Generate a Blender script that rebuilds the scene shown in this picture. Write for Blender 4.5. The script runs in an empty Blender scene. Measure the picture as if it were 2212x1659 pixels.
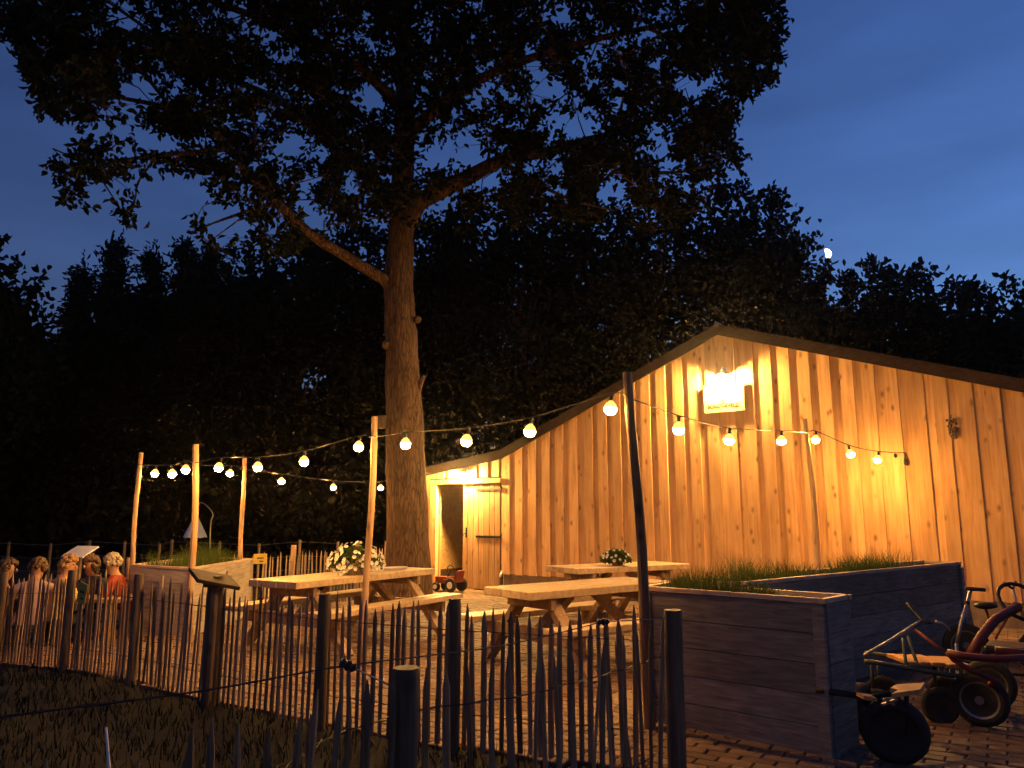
import bpy, bmesh, math, random
import numpy as np
from mathutils import Vector, Matrix
R = math.radians
random.seed(7)
RNG = np.random.default_rng(11)
SC = bpy.context.scene
COL = SC.collection

# ------------------------------------------------------------------ camera
PITCH, CAMH, FPX = R(9.6), 1.5, 1659.0
cd = bpy.data.cameras.new('camera'); cam = bpy.data.objects.new('camera', cd); COL.objects.link(cam)
cd.sensor_width = 36.0; cd.lens = 27.0; cd.clip_start = 0.05; cd.clip_end = 2000
cam.location = (0, 0, CAMH); cam.rotation_euler = (R(90) + PITCH, 0, 0)
SC.camera = cam
# ------------------------------------------------------------------ world (dusk)
W = bpy.data.worlds.new('World'); SC.world = W; W.use_nodes = True
nt = W.node_tree; nt.nodes.clear()
sky = nt.nodes.new('ShaderNodeTexSky'); sky.sky_type = 'NISHITA'; sky.sun_disc = False
sky.sun_elevation = R(-1.9); sky.sun_rotation = R(56); sky.altitude = 0; sky.air_density = 1.0; sky.dust_density = 0.5; sky.ozone_density = 3.0
tc = nt.nodes.new('ShaderNodeTexCoord')
mp = nt.nodes.new('ShaderNodeMapping'); mp.inputs['Scale'].default_value = (1.6, 1.6, 7.5)
no = nt.nodes.new('ShaderNodeTexNoise'); no.inputs['Scale'].default_value = 2.2; no.inputs['Detail'].default_value = 5
cr = nt.nodes.new('ShaderNodeMapRange'); cr.inputs[1].default_value = 0.35; cr.inputs[2].default_value = 0.72; cr.inputs[3].default_value = 1.07; cr.inputs[4].default_value = 0.84
mul = nt.nodes.new('ShaderNodeMix'); mul.data_type = 'RGBA'; mul.blend_type = 'MULTIPLY'; mul.inputs[0].default_value = 1
tint = nt.nodes.new('ShaderNodeMix'); tint.data_type = 'RGBA'; tint.blend_type = 'MULTIPLY'; tint.inputs[0].default_value = 1
tint.inputs[7].default_value = (0.82, 1.02, 1.08, 1)
bg = nt.nodes.new('ShaderNodeBackground'); bg.inputs[1].default_value = 1.35
wo = nt.nodes.new('ShaderNodeOutputWorld')
L = nt.links.new
L(tc.outputs['Generated'], mp.inputs[0]); L(mp.outputs[0], no.inputs['Vector']); L(no.outputs[0], cr.inputs[0])
L(sky.outputs[0], mul.inputs[6]); L(cr.outputs[0], mul.inputs[7]); L(mul.outputs[2], tint.inputs[6])
L(tint.outputs[2], bg.inputs[0]); L(bg.outputs[0], wo.inputs[0])
# ------------------------------------------------------------------ the one sun lamp: only the faint moon light that is left at dusk
sd = bpy.data.lights.new('sun', 'SUN'); sd.energy = 0.006; sd.angle = R(0.5); sd.color = (0.8, 0.9, 1.0)
so = bpy.data.objects.new('sun', sd); COL.objects.link(so); so.rotation_euler = (R(74), 0, R(155))
# ------------------------------------------------------------------ exposure
SC.view_settings.view_transform = 'Standard'; SC.view_settings.look = 'None'
SC.view_settings.exposure = 0.0; SC.view_settings.gamma = 1.0; SC.view_settings.use_curve_mapping = False
SC.cycles.use_denoising = True; SC.cycles.use_adaptive_sampling = True; SC.cycles.adaptive_threshold = 0.03; SC.cycles.adaptive_min_samples = 16
SC.cycles.sample_clamp_indirect = 4.0
SC.cycles.max_bounces = 4; SC.cycles.diffuse_bounces = 3; SC.cycles.glossy_bounces = 2

# ================================================================== layout helpers
def ray(u, v):
    x = (u - 1106) / FPX; y = (829.5 - v) / FPX
    return Vector((x, math.cos(PITCH) - y * math.sin(PITCH), math.sin(PITCH) + y * math.cos(PITCH)))
CP = Vector((0, 0, CAMH))
def G(u, v, z=0.0):
    d = ray(u, v); return CP + d * ((z - CAMH) / d.z)
def AT(u, v, Y):
    d = ray(u, v); return CP + d * (Y / d.y)
def proj(P):
    """world (N,3) -> photo layout pixels"""
    P = np.asarray(P, float); y = P[:, 1]; z = P[:, 2] - CAMH
    f = y * math.cos(PITCH) + z * math.sin(PITCH); up = -y * math.sin(PITCH) + z * math.cos(PITCH)
    return 1106 + FPX * P[:, 0] / f, 829.5 - FPX * up / f
def sstep(a, b, x):
    t = min(1, max(0, (x - a) / (b - a))); return t * t * (3 - 2 * t)
def gz(x, y=0):
    return -0.2 * sstep(-3.5, -7.5, x)

# ================================================================== materials
MATS = {}
def newmat(name):
    m = bpy.data.materials.new(name); m.use_nodes = True
    n = m.node_tree; n.nodes.clear()
    o = n.nodes.new('ShaderNodeOutputMaterial'); b = n.nodes.new('ShaderNodeBsdfPrincipled')
    n.links.new(b.outputs[0], o.inputs[0]); MATS[name] = m
    return m, n, b
def N(n, t, **kw):
    x = n.nodes.new(t)
    for k, v in kw.items():
        if k.startswith('i_'): x.inputs[k[2:].replace('_', ' ')].default_value = v
        else: setattr(x, k, v)
    return x
def ramp(n, stops):
    r = n.nodes.new('ShaderNodeValToRGB'); e = r.color_ramp.elements
    while len(e) < len(stops): e.new(0.5)
    for i, (p, c) in enumerate(stops): e[i].position = p; e[i].color = (*c, 1)
    return r
def coords(n, scale=(1, 1, 1), rnd=True, kind='Object'):
    t = N(n, 'ShaderNodeTexCoord'); m = N(n, 'ShaderNodeMapping'); m.inputs['Scale'].default_value = scale
    n.links.new(t.outputs[kind], m.inputs[0])
    if rnd:
        oi = N(n, 'ShaderNodeObjectInfo'); mm = N(n, 'ShaderNodeMath', operation='MULTIPLY'); mm.inputs[1].default_value = 37.0
        n.links.new(oi.outputs['Random'], mm.inputs[0])
        cb = N(n, 'ShaderNodeCombineXYZ')
        for i in range(3): n.links.new(mm.outputs[0], cb.inputs[i])
        n.links.new(cb.outputs[0], m.inputs['Location'])
        return m, oi
    return m, None
def plain(name, col, rough=0.7, metal=0.0, var=0.25, scale=9.0, bump=0.15, spec=0.3):
    m, n, b = newmat(name); k = n.links.new
    c, _ = coords(n, (scale,) * 3, False); t = N(n, 'ShaderNodeTexNoise', i_Detail=4.0); t.inputs['Scale'].default_value = 1.0
    k(c.outputs[0], t.inputs['Vector'])
    r = ramp(n, [(0.25, tuple(x * (1 - var) for x in col)), (0.75, tuple(min(1, x * (1 + var)) for x in col))])
    k(t.outputs[0], r.inputs[0]); k(r.outputs[0], b.inputs['Base Color'])
    b.inputs['Roughness'].default_value = rough; b.inputs['Metallic'].default_value = metal; b.inputs['Specular IOR Level'].default_value = spec
    if bump:
        bp = N(n, 'ShaderNodeBump', i_Strength=bump, i_Distance=0.01); k(t.outputs[0], bp.inputs['Height']); k(bp.outputs[0], b.inputs['Normal'])
    return m
def wood(name, lo, mid, hi, stretch=(14, 14, 0.8), knots=True, rough=0.65, tone=0.35, bump=0.25):
    m, n, b = newmat(name); k = n.links.new
    c, oi = coords(n, stretch)
    t = N(n, 'ShaderNodeTexNoise', i_Detail=6.0, i_Roughness=0.6, i_Distortion=0.4); t.inputs['Scale'].default_value = 1.6; k(c.outputs[0], t.inputs['Vector'])
    r = ramp(n, [(0.28, lo), (0.5, mid), (0.75, hi)]); k(t.outputs[0], r.inputs[0])
    # per-piece tone
    tn = N(n, 'ShaderNodeMapRange'); tn.inputs[3].default_value = 1 - tone; tn.inputs[4].default_value = 1 + tone * 0.55; k(oi.outputs['Random'], tn.inputs[0])
    mx = N(n, 'ShaderNodeMix', data_type='RGBA', blend_type='MULTIPLY'); mx.inputs[0].default_value = 1; k(r.outputs[0], mx.inputs[6]); k(tn.outputs[0], mx.inputs[7])
    out = mx.outputs[2]
    # broad blotches
    c3, _ = coords(n, (1.4, 1.4, 0.9)); t3 = N(n, 'ShaderNodeTexNoise', i_Detail=3.0); t3.inputs['Scale'].default_value = 1.3; k(c3.outputs[0], t3.inputs['Vector'])
    r3 = ramp(n, [(0.3, (0.82, 0.79, 0.74)), (0.7, (1.1, 1.09, 1.05))]); k(t3.outputs[0], r3.inputs[0])
    m3 = N(n, 'ShaderNodeMix', data_type='RGBA', blend_type='MULTIPLY'); m3.inputs[0].default_value = 1; k(out, m3.inputs[6]); k(r3.outputs[0], m3.inputs[7]); out = m3.outputs[2]
    if knots:
        c2, _ = coords(n, (9, 9, 4.6)); nz = N(n, 'ShaderNodeTexNoise', i_Detail=2.0); nz.inputs['Scale'].default_value = 2.5; k(c2.outputs[0], nz.inputs['Vector'])
        ad = N(n, 'ShaderNodeMix', data_type='VECTOR'); ad.inputs[0].default_value = 0.1; k(c2.outputs[0], ad.inputs[4]); k(nz.outputs[1], ad.inputs[5])
        vo = N(n, 'ShaderNodeTexVoronoi'); vo.inputs['Scale'].default_value = 0.95; vo.inputs['Randomness'].default_value = 1.0; k(ad.outputs[1], vo.inputs['Vector'])
        kr = ramp(n, [(0.0, (1, 1, 1)), (0.07, (0.85, 0.85, 0.85)), (0.27, (0, 0, 0))]); k(vo.outputs['Distance'], kr.inputs[0])
        sp = N(n, 'ShaderNodeSeparateColor'); k(vo.outputs['Color'], sp.inputs[0])
        gt = N(n, 'ShaderNodeMath', operation='GREATER_THAN'); gt.inputs[1].default_value = 0.52; k(sp.outputs[0], gt.inputs[0])
        ml = N(n, 'ShaderNodeMath', operation='MULTIPLY'); k(kr.outputs[0], ml.inputs[0]); k(gt.outputs[0], ml.inputs[1])
        km = N(n, 'ShaderNodeMix', data_type='RGBA'); k(ml.outputs[0], km.inputs[0]); k(out, km.inputs[6]); km.inputs[7].default_value = (*[x * 0.42 for x in lo], 1); out = km.outputs[2]
    k(out, b.inputs['Base Color']); b.inputs['Roughness'].default_value = rough; b.inputs['Specular IOR Level'].default_value = 0.18
    bp = N(n, 'ShaderNodeBump', i_Strength=bump, i_Distance=0.006); k(t.outputs[0], bp.inputs['Height']); k(bp.outputs[0], b.inputs['Normal'])
    return m
def emit(name, col, s):
    m = bpy.data.materials.new(name); m.use_nodes = True; n = m.node_tree; n.nodes.clear()
    o = n.nodes.new('ShaderNodeOutputMaterial'); e = n.nodes.new('ShaderNodeEmission'); e.inputs[0].default_value = (*col, 1); e.inputs[1].default_value = s
    n.links.new(e.outputs[0], o.inputs[0]); MATS[name] = m; return m
def foliage(name, lo, hi, rough=0.6, trans=0.25):
    m, n, b = newmat(name); k = n.links.new
    c, _ = coords(n, (1.1,) * 3, False); t = N(n, 'ShaderNodeTexNoise', i_Detail=4.0); t.inputs['Scale'].default_value = 2.0; k(c.outputs[0], t.inputs['Vector'])
    r = ramp(n, [(0.3, lo), (0.7, hi)]); k(t.outputs[0], r.inputs[0]); k(r.outputs[0], b.inputs['Base Color']); b.inputs['Roughness'].default_value = 0.85; b.inputs['Specular IOR Level'].default_value = 0.04
    tr = N(n, 'ShaderNodeBsdfTranslucent'); k(r.outputs[0], tr.inputs[0]); ms = N(n, 'ShaderNodeMixShader'); ms.inputs[0].default_value = trans
    k(b.outputs[0], ms.inputs[1]); k(tr.outputs[0], ms.inputs[2])
    o = [x for x in n.nodes if x.type == 'OUTPUT_MATERIAL'][0]; k(ms.outputs[0], o.inputs[0]); return m

wood('pine', (0.50, 0.27, 0.12), (0.68, 0.415, 0.20), (0.78, 0.52, 0.275), tone=0.2)
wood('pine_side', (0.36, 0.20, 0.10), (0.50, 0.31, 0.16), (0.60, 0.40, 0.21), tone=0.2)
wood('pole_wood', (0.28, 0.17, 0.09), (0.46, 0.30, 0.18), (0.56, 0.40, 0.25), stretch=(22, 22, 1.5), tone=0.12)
wood('shaded_pole', (0.10, 0.06, 0.035), (0.17, 0.105, 0.06), (0.25, 0.16, 0.10), stretch=(22, 22, 1.5), tone=0.1)  # pole wood darkened: shade of the backlit pole put into its colour
wood('pale_lit', (0.26, 0.19, 0.12), (0.42, 0.32, 0.22), (0.54, 0.43, 0.31), stretch=(30, 30, 2.0), knots=False, tone=0.35)  # lit copy of the pale wood, lamplight on the far fence in the colour
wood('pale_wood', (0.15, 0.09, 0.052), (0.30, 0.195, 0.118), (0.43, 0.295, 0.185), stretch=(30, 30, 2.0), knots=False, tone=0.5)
wood('post_wood', (0.09, 0.062, 0.04), (0.165, 0.115, 0.075), (0.25, 0.18, 0.12), stretch=(22, 22, 1.6), knots=True, tone=0.25)
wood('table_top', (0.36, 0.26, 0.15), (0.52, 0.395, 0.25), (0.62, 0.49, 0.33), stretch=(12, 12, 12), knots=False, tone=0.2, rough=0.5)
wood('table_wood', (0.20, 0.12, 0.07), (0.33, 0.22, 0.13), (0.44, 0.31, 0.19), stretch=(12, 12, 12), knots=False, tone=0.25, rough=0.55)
wood('planter_lit', (0.26, 0.22, 0.19), (0.38, 0.33, 0.28), (0.50, 0.44, 0.37), stretch=(3, 3, 30), knots=False, tone=0.2, rough=0.8)  # lighter copy of the planter wood, lamplight on the left planter coloured in
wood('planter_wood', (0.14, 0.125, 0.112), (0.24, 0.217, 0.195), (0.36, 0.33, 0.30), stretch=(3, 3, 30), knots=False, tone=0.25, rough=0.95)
wood('rim_wood', (0.34, 0.24, 0.18), (0.50, 0.38, 0.29), (0.60, 0.48, 0.38), stretch=(6, 6, 20), knots=False, tone=0.15)
wood('dark_timber', (0.028, 0.018, 0.012), (0.05, 0.032, 0.021), (0.08, 0.053, 0.035), stretch=(6, 6, 14), knots=False, tone=0.1)
wood('osb', (0.36, 0.22, 0.10), (0.52, 0.34, 0.16), (0.62, 0.44, 0.24), stretch=(9, 9, 9), knots=False, tone=0.1)
wood('light_plank', (0.42, 0.20, 0.07), (0.58, 0.29, 0.10), (0.68, 0.37, 0.15), stretch=(18, 18, 18), knots=False, tone=0.1)
plain('enamel', (0.55, 0.53, 0.48), 0.4, var=0.08, bump=0.02)
plain('roof_sheet', (0.05, 0.05, 0.055), 0.8, bump=0.3)
plain('plinth', (0.20, 0.15, 0.11), 0.9, var=0.35, bump=0.4)
plain('soil', (0.05, 0.035, 0.025), 0.95, var=0.5, scale=30, bump=0.8)
plain('black_iron', (0.03, 0.028, 0.026), 0.5, metal=0.6, bump=0.1)
plain('steel', (0.30, 0.29, 0.28), 0.45, metal=0.9, var=0.15, bump=0.05)
plain('black_plastic', (0.02, 0.02, 0.022), 0.45, var=0.2, bump=0.05)
plain('rubber', (0.025, 0.024, 0.024), 0.85, var=0.3, bump=0.2)
plain('red_paint', (0.13, 0.018, 0.012), 0.55, var=0.25, scale=14, bump=0.06, spec=0.5)
plain('green_paint', (0.04, 0.06, 0.035), 0.45, var=0.3, scale=14, bump=0.06, spec=0.5)
plain('white_paint', (0.72, 0.70, 0.66), 0.5, var=0.08, bump=0.05)
plain('pale_cloth', (0.62, 0.63, 0.66), 0.9, var=0.12, bump=0.3)
plain('sign_cream', (0.62, 0.50, 0.24), 0.5, var=0.08, scale=6, bump=0.05)
plain('sign_ink', (0.03, 0.025, 0.02), 0.6, var=0.1, bump=0)
plain('yellow_sign', (0.55, 0.42, 0.08), 0.5, var=0.15, bump=0.05)
plain('ornament', (0.13, 0.09, 0.06), 0.6, var=0.6, scale=40, bump=0.5)
plain('terracotta', (0.34, 0.17, 0.10), 0.85, var=0.2)
plain('wicker', (0.35, 0.24, 0.14), 0.8, var=0.4, scale=60, bump=0.6)
plain('petal', (0.78, 0.74, 0.62), 0.6, var=0.12, scale=20, bump=0.1)
plain('dish', (0.70, 0.66, 0.58), 0.4, var=0.06, bump=0)
plain('skin', (0.42, 0.22, 0.13), 0.55, var=0.12, bump=0.05)
plain('cloth_pink', (0.42, 0.29, 0.28), 0.9, var=0.12, bump=0.2)
plain('cloth_yellow', (0.52, 0.36, 0.13), 0.9, var=0.2, bump=0.2)
plain('cloth_red', (0.24, 0.04, 0.02), 0.9, var=0.2, bump=0.2)
plain('cloth_grey', (0.10, 0.085, 0.075), 0.9, var=0.2, bump=0.2)
plain('cloth_jeans', (0.05, 0.06, 0.10), 0.9, var=0.2, bump=0.2)
plain('cloth_coral', (0.42, 0.14, 0.10), 0.9, var=0.2, bump=0.2)
plain('hair_brown', (0.10, 0.06, 0.03), 0.6, var=0.4, scale=50, bump=0.4)
plain('hair_grey', (0.30, 0.25, 0.18), 0.6, var=0.35, scale=50, bump=0.4)
plain('hair_blond', (0.30, 0.17, 0.07), 0.6, var=0.35, scale=50, bump=0.4)
plain('eye', (0.03, 0.02, 0.02), 0.3, var=0, bump=0)
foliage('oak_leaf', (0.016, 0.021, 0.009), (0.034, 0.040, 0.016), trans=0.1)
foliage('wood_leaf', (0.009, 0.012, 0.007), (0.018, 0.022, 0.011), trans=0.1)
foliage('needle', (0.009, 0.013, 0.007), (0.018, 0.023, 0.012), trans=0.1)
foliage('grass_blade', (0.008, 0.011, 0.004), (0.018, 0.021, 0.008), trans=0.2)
foliage('planter_grass', (0.035, 0.06, 0.014), (0.075, 0.10, 0.022), trans=0.25)
foliage('petunia_leaf', (0.05, 0.08, 0.02), (0.09, 0.13, 0.035))
emit('bulb_glow', (1.0, 0.468, 0.10), 800.0)
emit('collar_glow', (1.0, 0.52, 0.10), 2.4)
emit('lamp_glow', (1.0, 0.545, 0.15), 18500.0)
emit('door_lamp_glow', (1.0, 0.545, 0.15), 19000.0)
emit('moon_glow', (1.0, 0.95, 0.85), 8.0)

def mat_bark():
    m, n, b = newmat('bark'); k = n.links.new
    c, _ = coords(n, (9, 9, 1.5), False)
    t = N(n, 'ShaderNodeTexNoise', i_Detail=8.0, i_Roughness=0.65, i_Distortion=0.6); t.inputs['Scale'].default_value = 1.8; k(c.outputs[0], t.inputs['Vector'])
    v = N(n, 'ShaderNodeTexVoronoi', feature='DISTANCE_TO_EDGE'); v.inputs['Scale'].default_value = 2.2; k(c.outputs[0], v.inputs['Vector'])
    r = ramp(n, [(0.3, (0.072, 0.042, 0.024)), (0.5, (0.16, 0.097, 0.055)), (0.72, (0.245, 0.15, 0.087))]); k(t.outputs[0], r.inputs[0])
    vr = ramp(n, [(0.0, (0.35, 0.35, 0.35)), (0.16, (1, 1, 1))]); k(v.outputs['Distance'], vr.inputs[0])
    mx = N(n, 'ShaderNodeMix', data_type='RGBA', blend_type='MULTIPLY'); mx.inputs[0].default_value = 0.8; k(r.outputs[0], mx.inputs[6]); k(vr.outputs[0], mx.inputs[7])
    k(mx.outputs[2], b.inputs['Base Color']); b.inputs['Roughness'].default_value = 0.9; b.inputs['Specular IOR Level'].default_value = 0.15
    ad = N(n, 'ShaderNodeMath', operation='MULTIPLY'); k(t.outputs[0], ad.inputs[0]); k(vr.outputs[0], ad.inputs[1])
    bp = N(n, 'ShaderNodeBump', i_Strength=1.0, i_Distance=0.035); k(ad.outputs[0], bp.inputs['Height']); k(bp.outputs[0], b.inputs['Normal'])
mat_bark()
def mat_brick():
    m, n, b = newmat('paver'); k = n.links.new
    oi = N(n, 'ShaderNodeObjectInfo'); g = N(n, 'ShaderNodeNewGeometry')
    c, _ = coords(n, (1, 1, 1), False)
    w = N(n, 'ShaderNodeTexWhiteNoise', noise_dimensions='1D')
    ad = N(n, 'ShaderNodeMath', operation='ADD'); k(oi.outputs['Random'], ad.inputs[0]); k(g.outputs['Random Per Island'], ad.inputs[1]); k(ad.outputs[0], w.inputs['W'])
    r = ramp(n, [(0.0, (0.115, 0.06, 0.036)), (0.35, (0.165, 0.092, 0.055)), (0.7, (0.205, 0.125, 0.073)), (1.0, (0.145, 0.088, 0.064))]); k(w.outputs['Value'], r.inputs[0])
    tcw = N(n, 'ShaderNodeNewGeometry'); t = N(n, 'ShaderNodeTexNoise', i_Detail=6.0); t.inputs['Scale'].default_value = 14; k(tcw.outputs['Position'], t.inputs['Vector'])
    t2 = N(n, 'ShaderNodeTexNoise', i_Detail=3.0); t2.inputs['Scale'].default_value = 1.3; k(tcw.outputs['Position'], t2.inputs['Vector'])
    r2 = ramp(n, [(0.3, (0.6, 0.6, 0.6)), (0.7, (1.15, 1.15, 1.15))]); k(t.outputs[0], r2.inputs[0])
    r4 = ramp(n, [(0.35, (0.7, 0.7, 0.68)), (0.65, (1.1, 1.1, 1.1))]); k(t2.outputs[0], r4.inputs[0])
    mx = N(n, 'ShaderNodeMix', data_type='RGBA', blend_type='MULTIPLY'); mx.inputs[0].default_value = 1; k(r.outputs[0], mx.inputs[6]); k(r2.outputs[0], mx.inputs[7])
    m2 = N(n, 'ShaderNodeMix', data_type='RGBA', blend_type='MULTIPLY'); m2.inputs[0].default_value = 1; k(mx.outputs[2], m2.inputs[6]); k(r4.outputs[0], m2.inputs[7])
    k(m2.outputs[2], b.inputs['Base Color']); b.inputs['Roughness'].default_value = 0.8
    bp = N(n, 'ShaderNodeBump', i_Strength=0.4, i_Distance=0.006); k(t.outputs[0], bp.inputs['Height']); k(bp.outputs[0], b.inputs['Normal'])
mat_brick()
plain('sand', (0.16, 0.12, 0.08), 0.95, var=0.4, scale=25, bump=0.4)
plain('lawn_soil', (0.009, 0.008, 0.005), 0.95, var=0.5, scale=3, bump=0.6)

# ================================================================== mesh helpers
class MB:
    def __init__(s): s.v = []; s.f = []
    def add(s, vs, fs):
        o = len(s.v); s.v += [tuple(x) for x in vs]; s.f += [tuple(i + o for i in f) for f in fs]
    def box(s, c, size, M=None):
        hx, hy, hz = (x / 2 for x in size)
        vs = [Vector((x, y, z)) for z in (-hz, hz) for x, y in ((-hx, -hy), (hx, -hy), (hx, hy), (-hx, hy))]
        if M is not None: vs = [M @ v for v in vs]
        vs = [v + Vector(c) for v in vs]
        s.add(vs, [(3, 2, 1, 0), (4, 5, 6, 7), (0, 1, 5, 4), (1, 2, 6, 5), (2, 3, 7, 6), (3, 0, 4, 7)])
    def beam(s, a, b, w, h, up=(0, 0, 1)):
        a = Vector(a); b = Vector(b); d = (b - a).normalized(); up = Vector(up)
        sd = d.cross(up)
        if sd.length < 1e-4: sd = d.cross(Vector((1, 0, 0)))
        sd.normalize(); u2 = sd.cross(d).normalized()
        vs = []
        for p in (a, b):
            for x, y in ((-1, -1), (1, -1), (1, 1), (-1, 1)): vs.append(p + sd * (x * w / 2) + u2 * (y * h / 2))
        s.add(vs, [(0, 1, 2, 3), (7, 6, 5, 4), (0, 4, 5, 1), (1, 5, 6, 2), (2, 6, 7, 3), (3, 7, 4, 0)])
    def tube(s, pts, rad, n=8, cap=True, wob=0.0):
        pts = [Vector(p) for p in pts]
        if not hasattr(rad, '__len__'): rad = [rad] * len(pts)
        rings = []; pd = None
        for i, p in enumerate(pts):
            d = (pts[min(i + 1, len(pts) - 1)] - pts[max(i - 1, 0)]).normalized()
            if pd is None:
                a = d.cross(Vector((0, 0, 1)))
                if a.length < 1e-3: a = d.cross(Vector((1, 0, 0)))
                a.normalize()
            else:
                a = (a - d * a.dot(d)).normalized()
            pd = d; bb = d.cross(a)
            ring = []
            for k in range(n):
                t = 2 * math.pi * k / n; r = rad[i] * (1 + (wob * math.sin(3 * t + i * 1.3) if wob else 0))
                ring.append(p + a * (math.cos(t) * r) + bb * (math.sin(t) * r))
            rings.append(ring)
        vs = [v for r_ in rings for v in r_]; fs = []
        for i in range(len(rings) - 1):
            for k in range(n):
                k2 = (k + 1) % n; fs.append((i * n + k, i * n + k2, (i + 1) * n + k2, (i + 1) * n + k))
        if cap:
            fs.append(tuple(range(n - 1, -1, -1))); fs.append(tuple((len(rings) - 1) * n + k for k in range(n)))
        s.add(vs, fs)
    def lathe(s, prof, c=(0, 0, 0), n=16, M=None, sx=1, sy=1):
        vs = []
        for r, z in prof:
            for k in range(n):
                t = 2 * math.pi * k / n; v = Vector((r * math.cos(t) * sx, r * math.sin(t) * sy, z))
                vs.append((M @ v if M is not None else v) + Vector(c))
        fs = []
        for i in range(len(prof) - 1):
            for k in range(n):
                k2 = (k + 1) % n; fs.append((i * n + k, i * n + k2, (i + 1) * n + k2, (i + 1) * n + k))
        fs.append(tuple(range(n - 1, -1, -1))); fs.append(tuple((len(prof) - 1) * n + k for k in range(n)))
        s.add(vs, fs)
    def ball(s, c, r, n=10, m=6, sc=(1, 1, 1)):
        prof = [(max(1e-4, r * math.sin(math.pi * i / m)), -r * math.cos(math.pi * i / m)) for i in range(m + 1)]
        o = len(s.v); s.lathe(prof, (0, 0, 0), n)
        for i in range(o, len(s.v)):
            x, y, z = s.v[i]; s.v[i] = (x * sc[0] + c[0], y * sc[1] + c[1], z * sc[2] + c[2])
    def prism(s, poly, z0, z1):
        n = len(poly); vs = [(p[0], p[1], z0) for p in poly] + [(p[0], p[1], z1) for p in poly]
        s.add(vs, [tuple(range(n - 1, -1, -1)), tuple(range(n, 2 * n))] + [(i, (i + 1) % n, n + (i + 1) % n, n + i) for i in range(n)])
    def mesh(s, name, smooth=False):
        m = bpy.data.meshes.new(name); m.from_pydata(s.v, [], s.f); m.update()
        if smooth: m.polygons.foreach_set('use_smooth', [True] * len(m.polygons))
        return m
    def build(s, name, mat, parent=None, smooth=False, bevel=0):
        m = s.mesh(name, smooth)
        if bevel:
            b = bmesh.new(); b.from_mesh(m); bmesh.ops.recalc_face_normals(b, faces=b.faces)
            bmesh.ops.bevel(b, geom=b.edges, offset=bevel, segments=1, affect='EDGES'); b.to_mesh(m); b.free()
        return link(name, m, mat, parent)
def link(name, m, mat, parent=None):
    if mat and len(m.materials) == 0: m.materials.append(MATS[mat])
    o = bpy.data.objects.new(name, m); COL.objects.link(o)
    if parent is not None: o.parent = parent
    return o
def tag(o, label, cat, group=None, kind=None):
    o['label'] = label; o['category'] = cat
    if group: o['group'] = group
    if kind: o['kind'] = kind
    return o
def thing(name, label, cat, group=None):
    o = bpy.data.objects.new(name, None); COL.objects.link(o); o.empty_display_size = 0.1
    return tag(o, label, cat, group)
def struct(o): o['kind'] = 'structure'; return o
def fast_mesh(name, V, F, mat, parent=None, smooth=False):
    """V (n,3), F (m,k) numpy"""
    m = bpy.data.meshes.new(name); n, k = F.shape
    m.vertices.add(len(V)); m.vertices.foreach_set('co', V.astype(np.float32).ravel())
    m.loops.add(n * k); m.loops.foreach_set('vertex_index', F.astype(np.int32).ravel())
    m.polygons.add(n); m.polygons.foreach_set('loop_start', np.arange(0, n * k, k, dtype=np.int32)); m.polygons.foreach_set('loop_total', np.full(n, k, dtype=np.int32))
    m.update(calc_edges=True)
    return link(name, m, mat, parent)
def unit(a): return a / (np.linalg.norm(a, axis=1, keepdims=True) + 1e-9)
def leaves(P, D, ln, wd, rng, fold=0.25):
    """leaf blades at P pointing along D; two folded quads each"""
    n = len(P); D = unit(D); A = unit(np.cross(D, unit(rng.normal(size=(n, 3))))); Nn = np.cross(D, A)
    ln = (ln * rng.uniform(0.7, 1.25, n))[:, None]; wd = (wd * rng.uniform(0.75, 1.2, n))[:, None]
    b = P; t = P + D * ln - Nn * ln * 0.15
    l1 = P + D * ln * 0.3 + A * wd * 0.42 + Nn * wd * fold; l2 = P + D * ln * 0.68 + A * wd * 0.5 + Nn * wd * fold
    r1 = P + D * ln * 0.34 - A * wd * 0.45 + Nn * wd * fold; r2 = P + D * ln * 0.64 - A * wd * 0.5 + Nn * wd * fold
    V = np.stack([b, l1, l2, t, r2, r1], 1).reshape(-1, 3)
    o = (np.arange(n) * 6)[:, None]
    F = np.concatenate([o + np.array([0, 1, 2, 3]), o + np.array([0, 3, 4, 5])], 0)
    return V, F
def blades(P, h, w, rng, lean=0.35):
    n = len(P); a = rng.uniform(0, 2 * math.pi, n); A = np.stack([np.cos(a), np.sin(a), np.zeros(n)], 1)
    b = rng.uniform(0, 2 * math.pi, n); Bd = np.stack([np.cos(b), np.sin(b), np.zeros(n)], 1)
    hh = (h * rng.uniform(0.5, 1.3, n))[:, None]; le = (lean * rng.uniform(0, 1.6, n))[:, None]
    Z = np.array([[0, 0, 1.0]])
    p0 = P - A * w / 2; p1 = P + A * w / 2; m1 = P + Z * hh * 0.6 + Bd * hh * le * 0.4 + A * w * 0.35; m0 = P + Z * hh * 0.6 + Bd * hh * le * 0.4 - A * w * 0.35
    t0 = P + Z * hh + Bd * hh * le; t1 = t0 + A * w * 0.08
    V = np.stack([p0, p1, m1, m0, t1, t0], 1).reshape(-1, 3); o = (np.arange(n) * 6)[:, None]
    return V, np.concatenate([o + np.array([0, 1, 2, 3]), o + np.array([3, 2, 4, 5])], 0)
def inpoly(x, y, poly):
    x = np.asarray(x); y = np.asarray(y); r = np.zeros(x.shape, bool); j = len(poly) - 1
    for i in range(len(poly)):
        xi, yi = poly[i]; xj, yj = poly[j]
        c = ((yi > y) != (yj > y)) & (x < (xj - xi) * (y - yi) / ((yj - yi) or 1e-9) + xi); r ^= c; j = i
    return r
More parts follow.
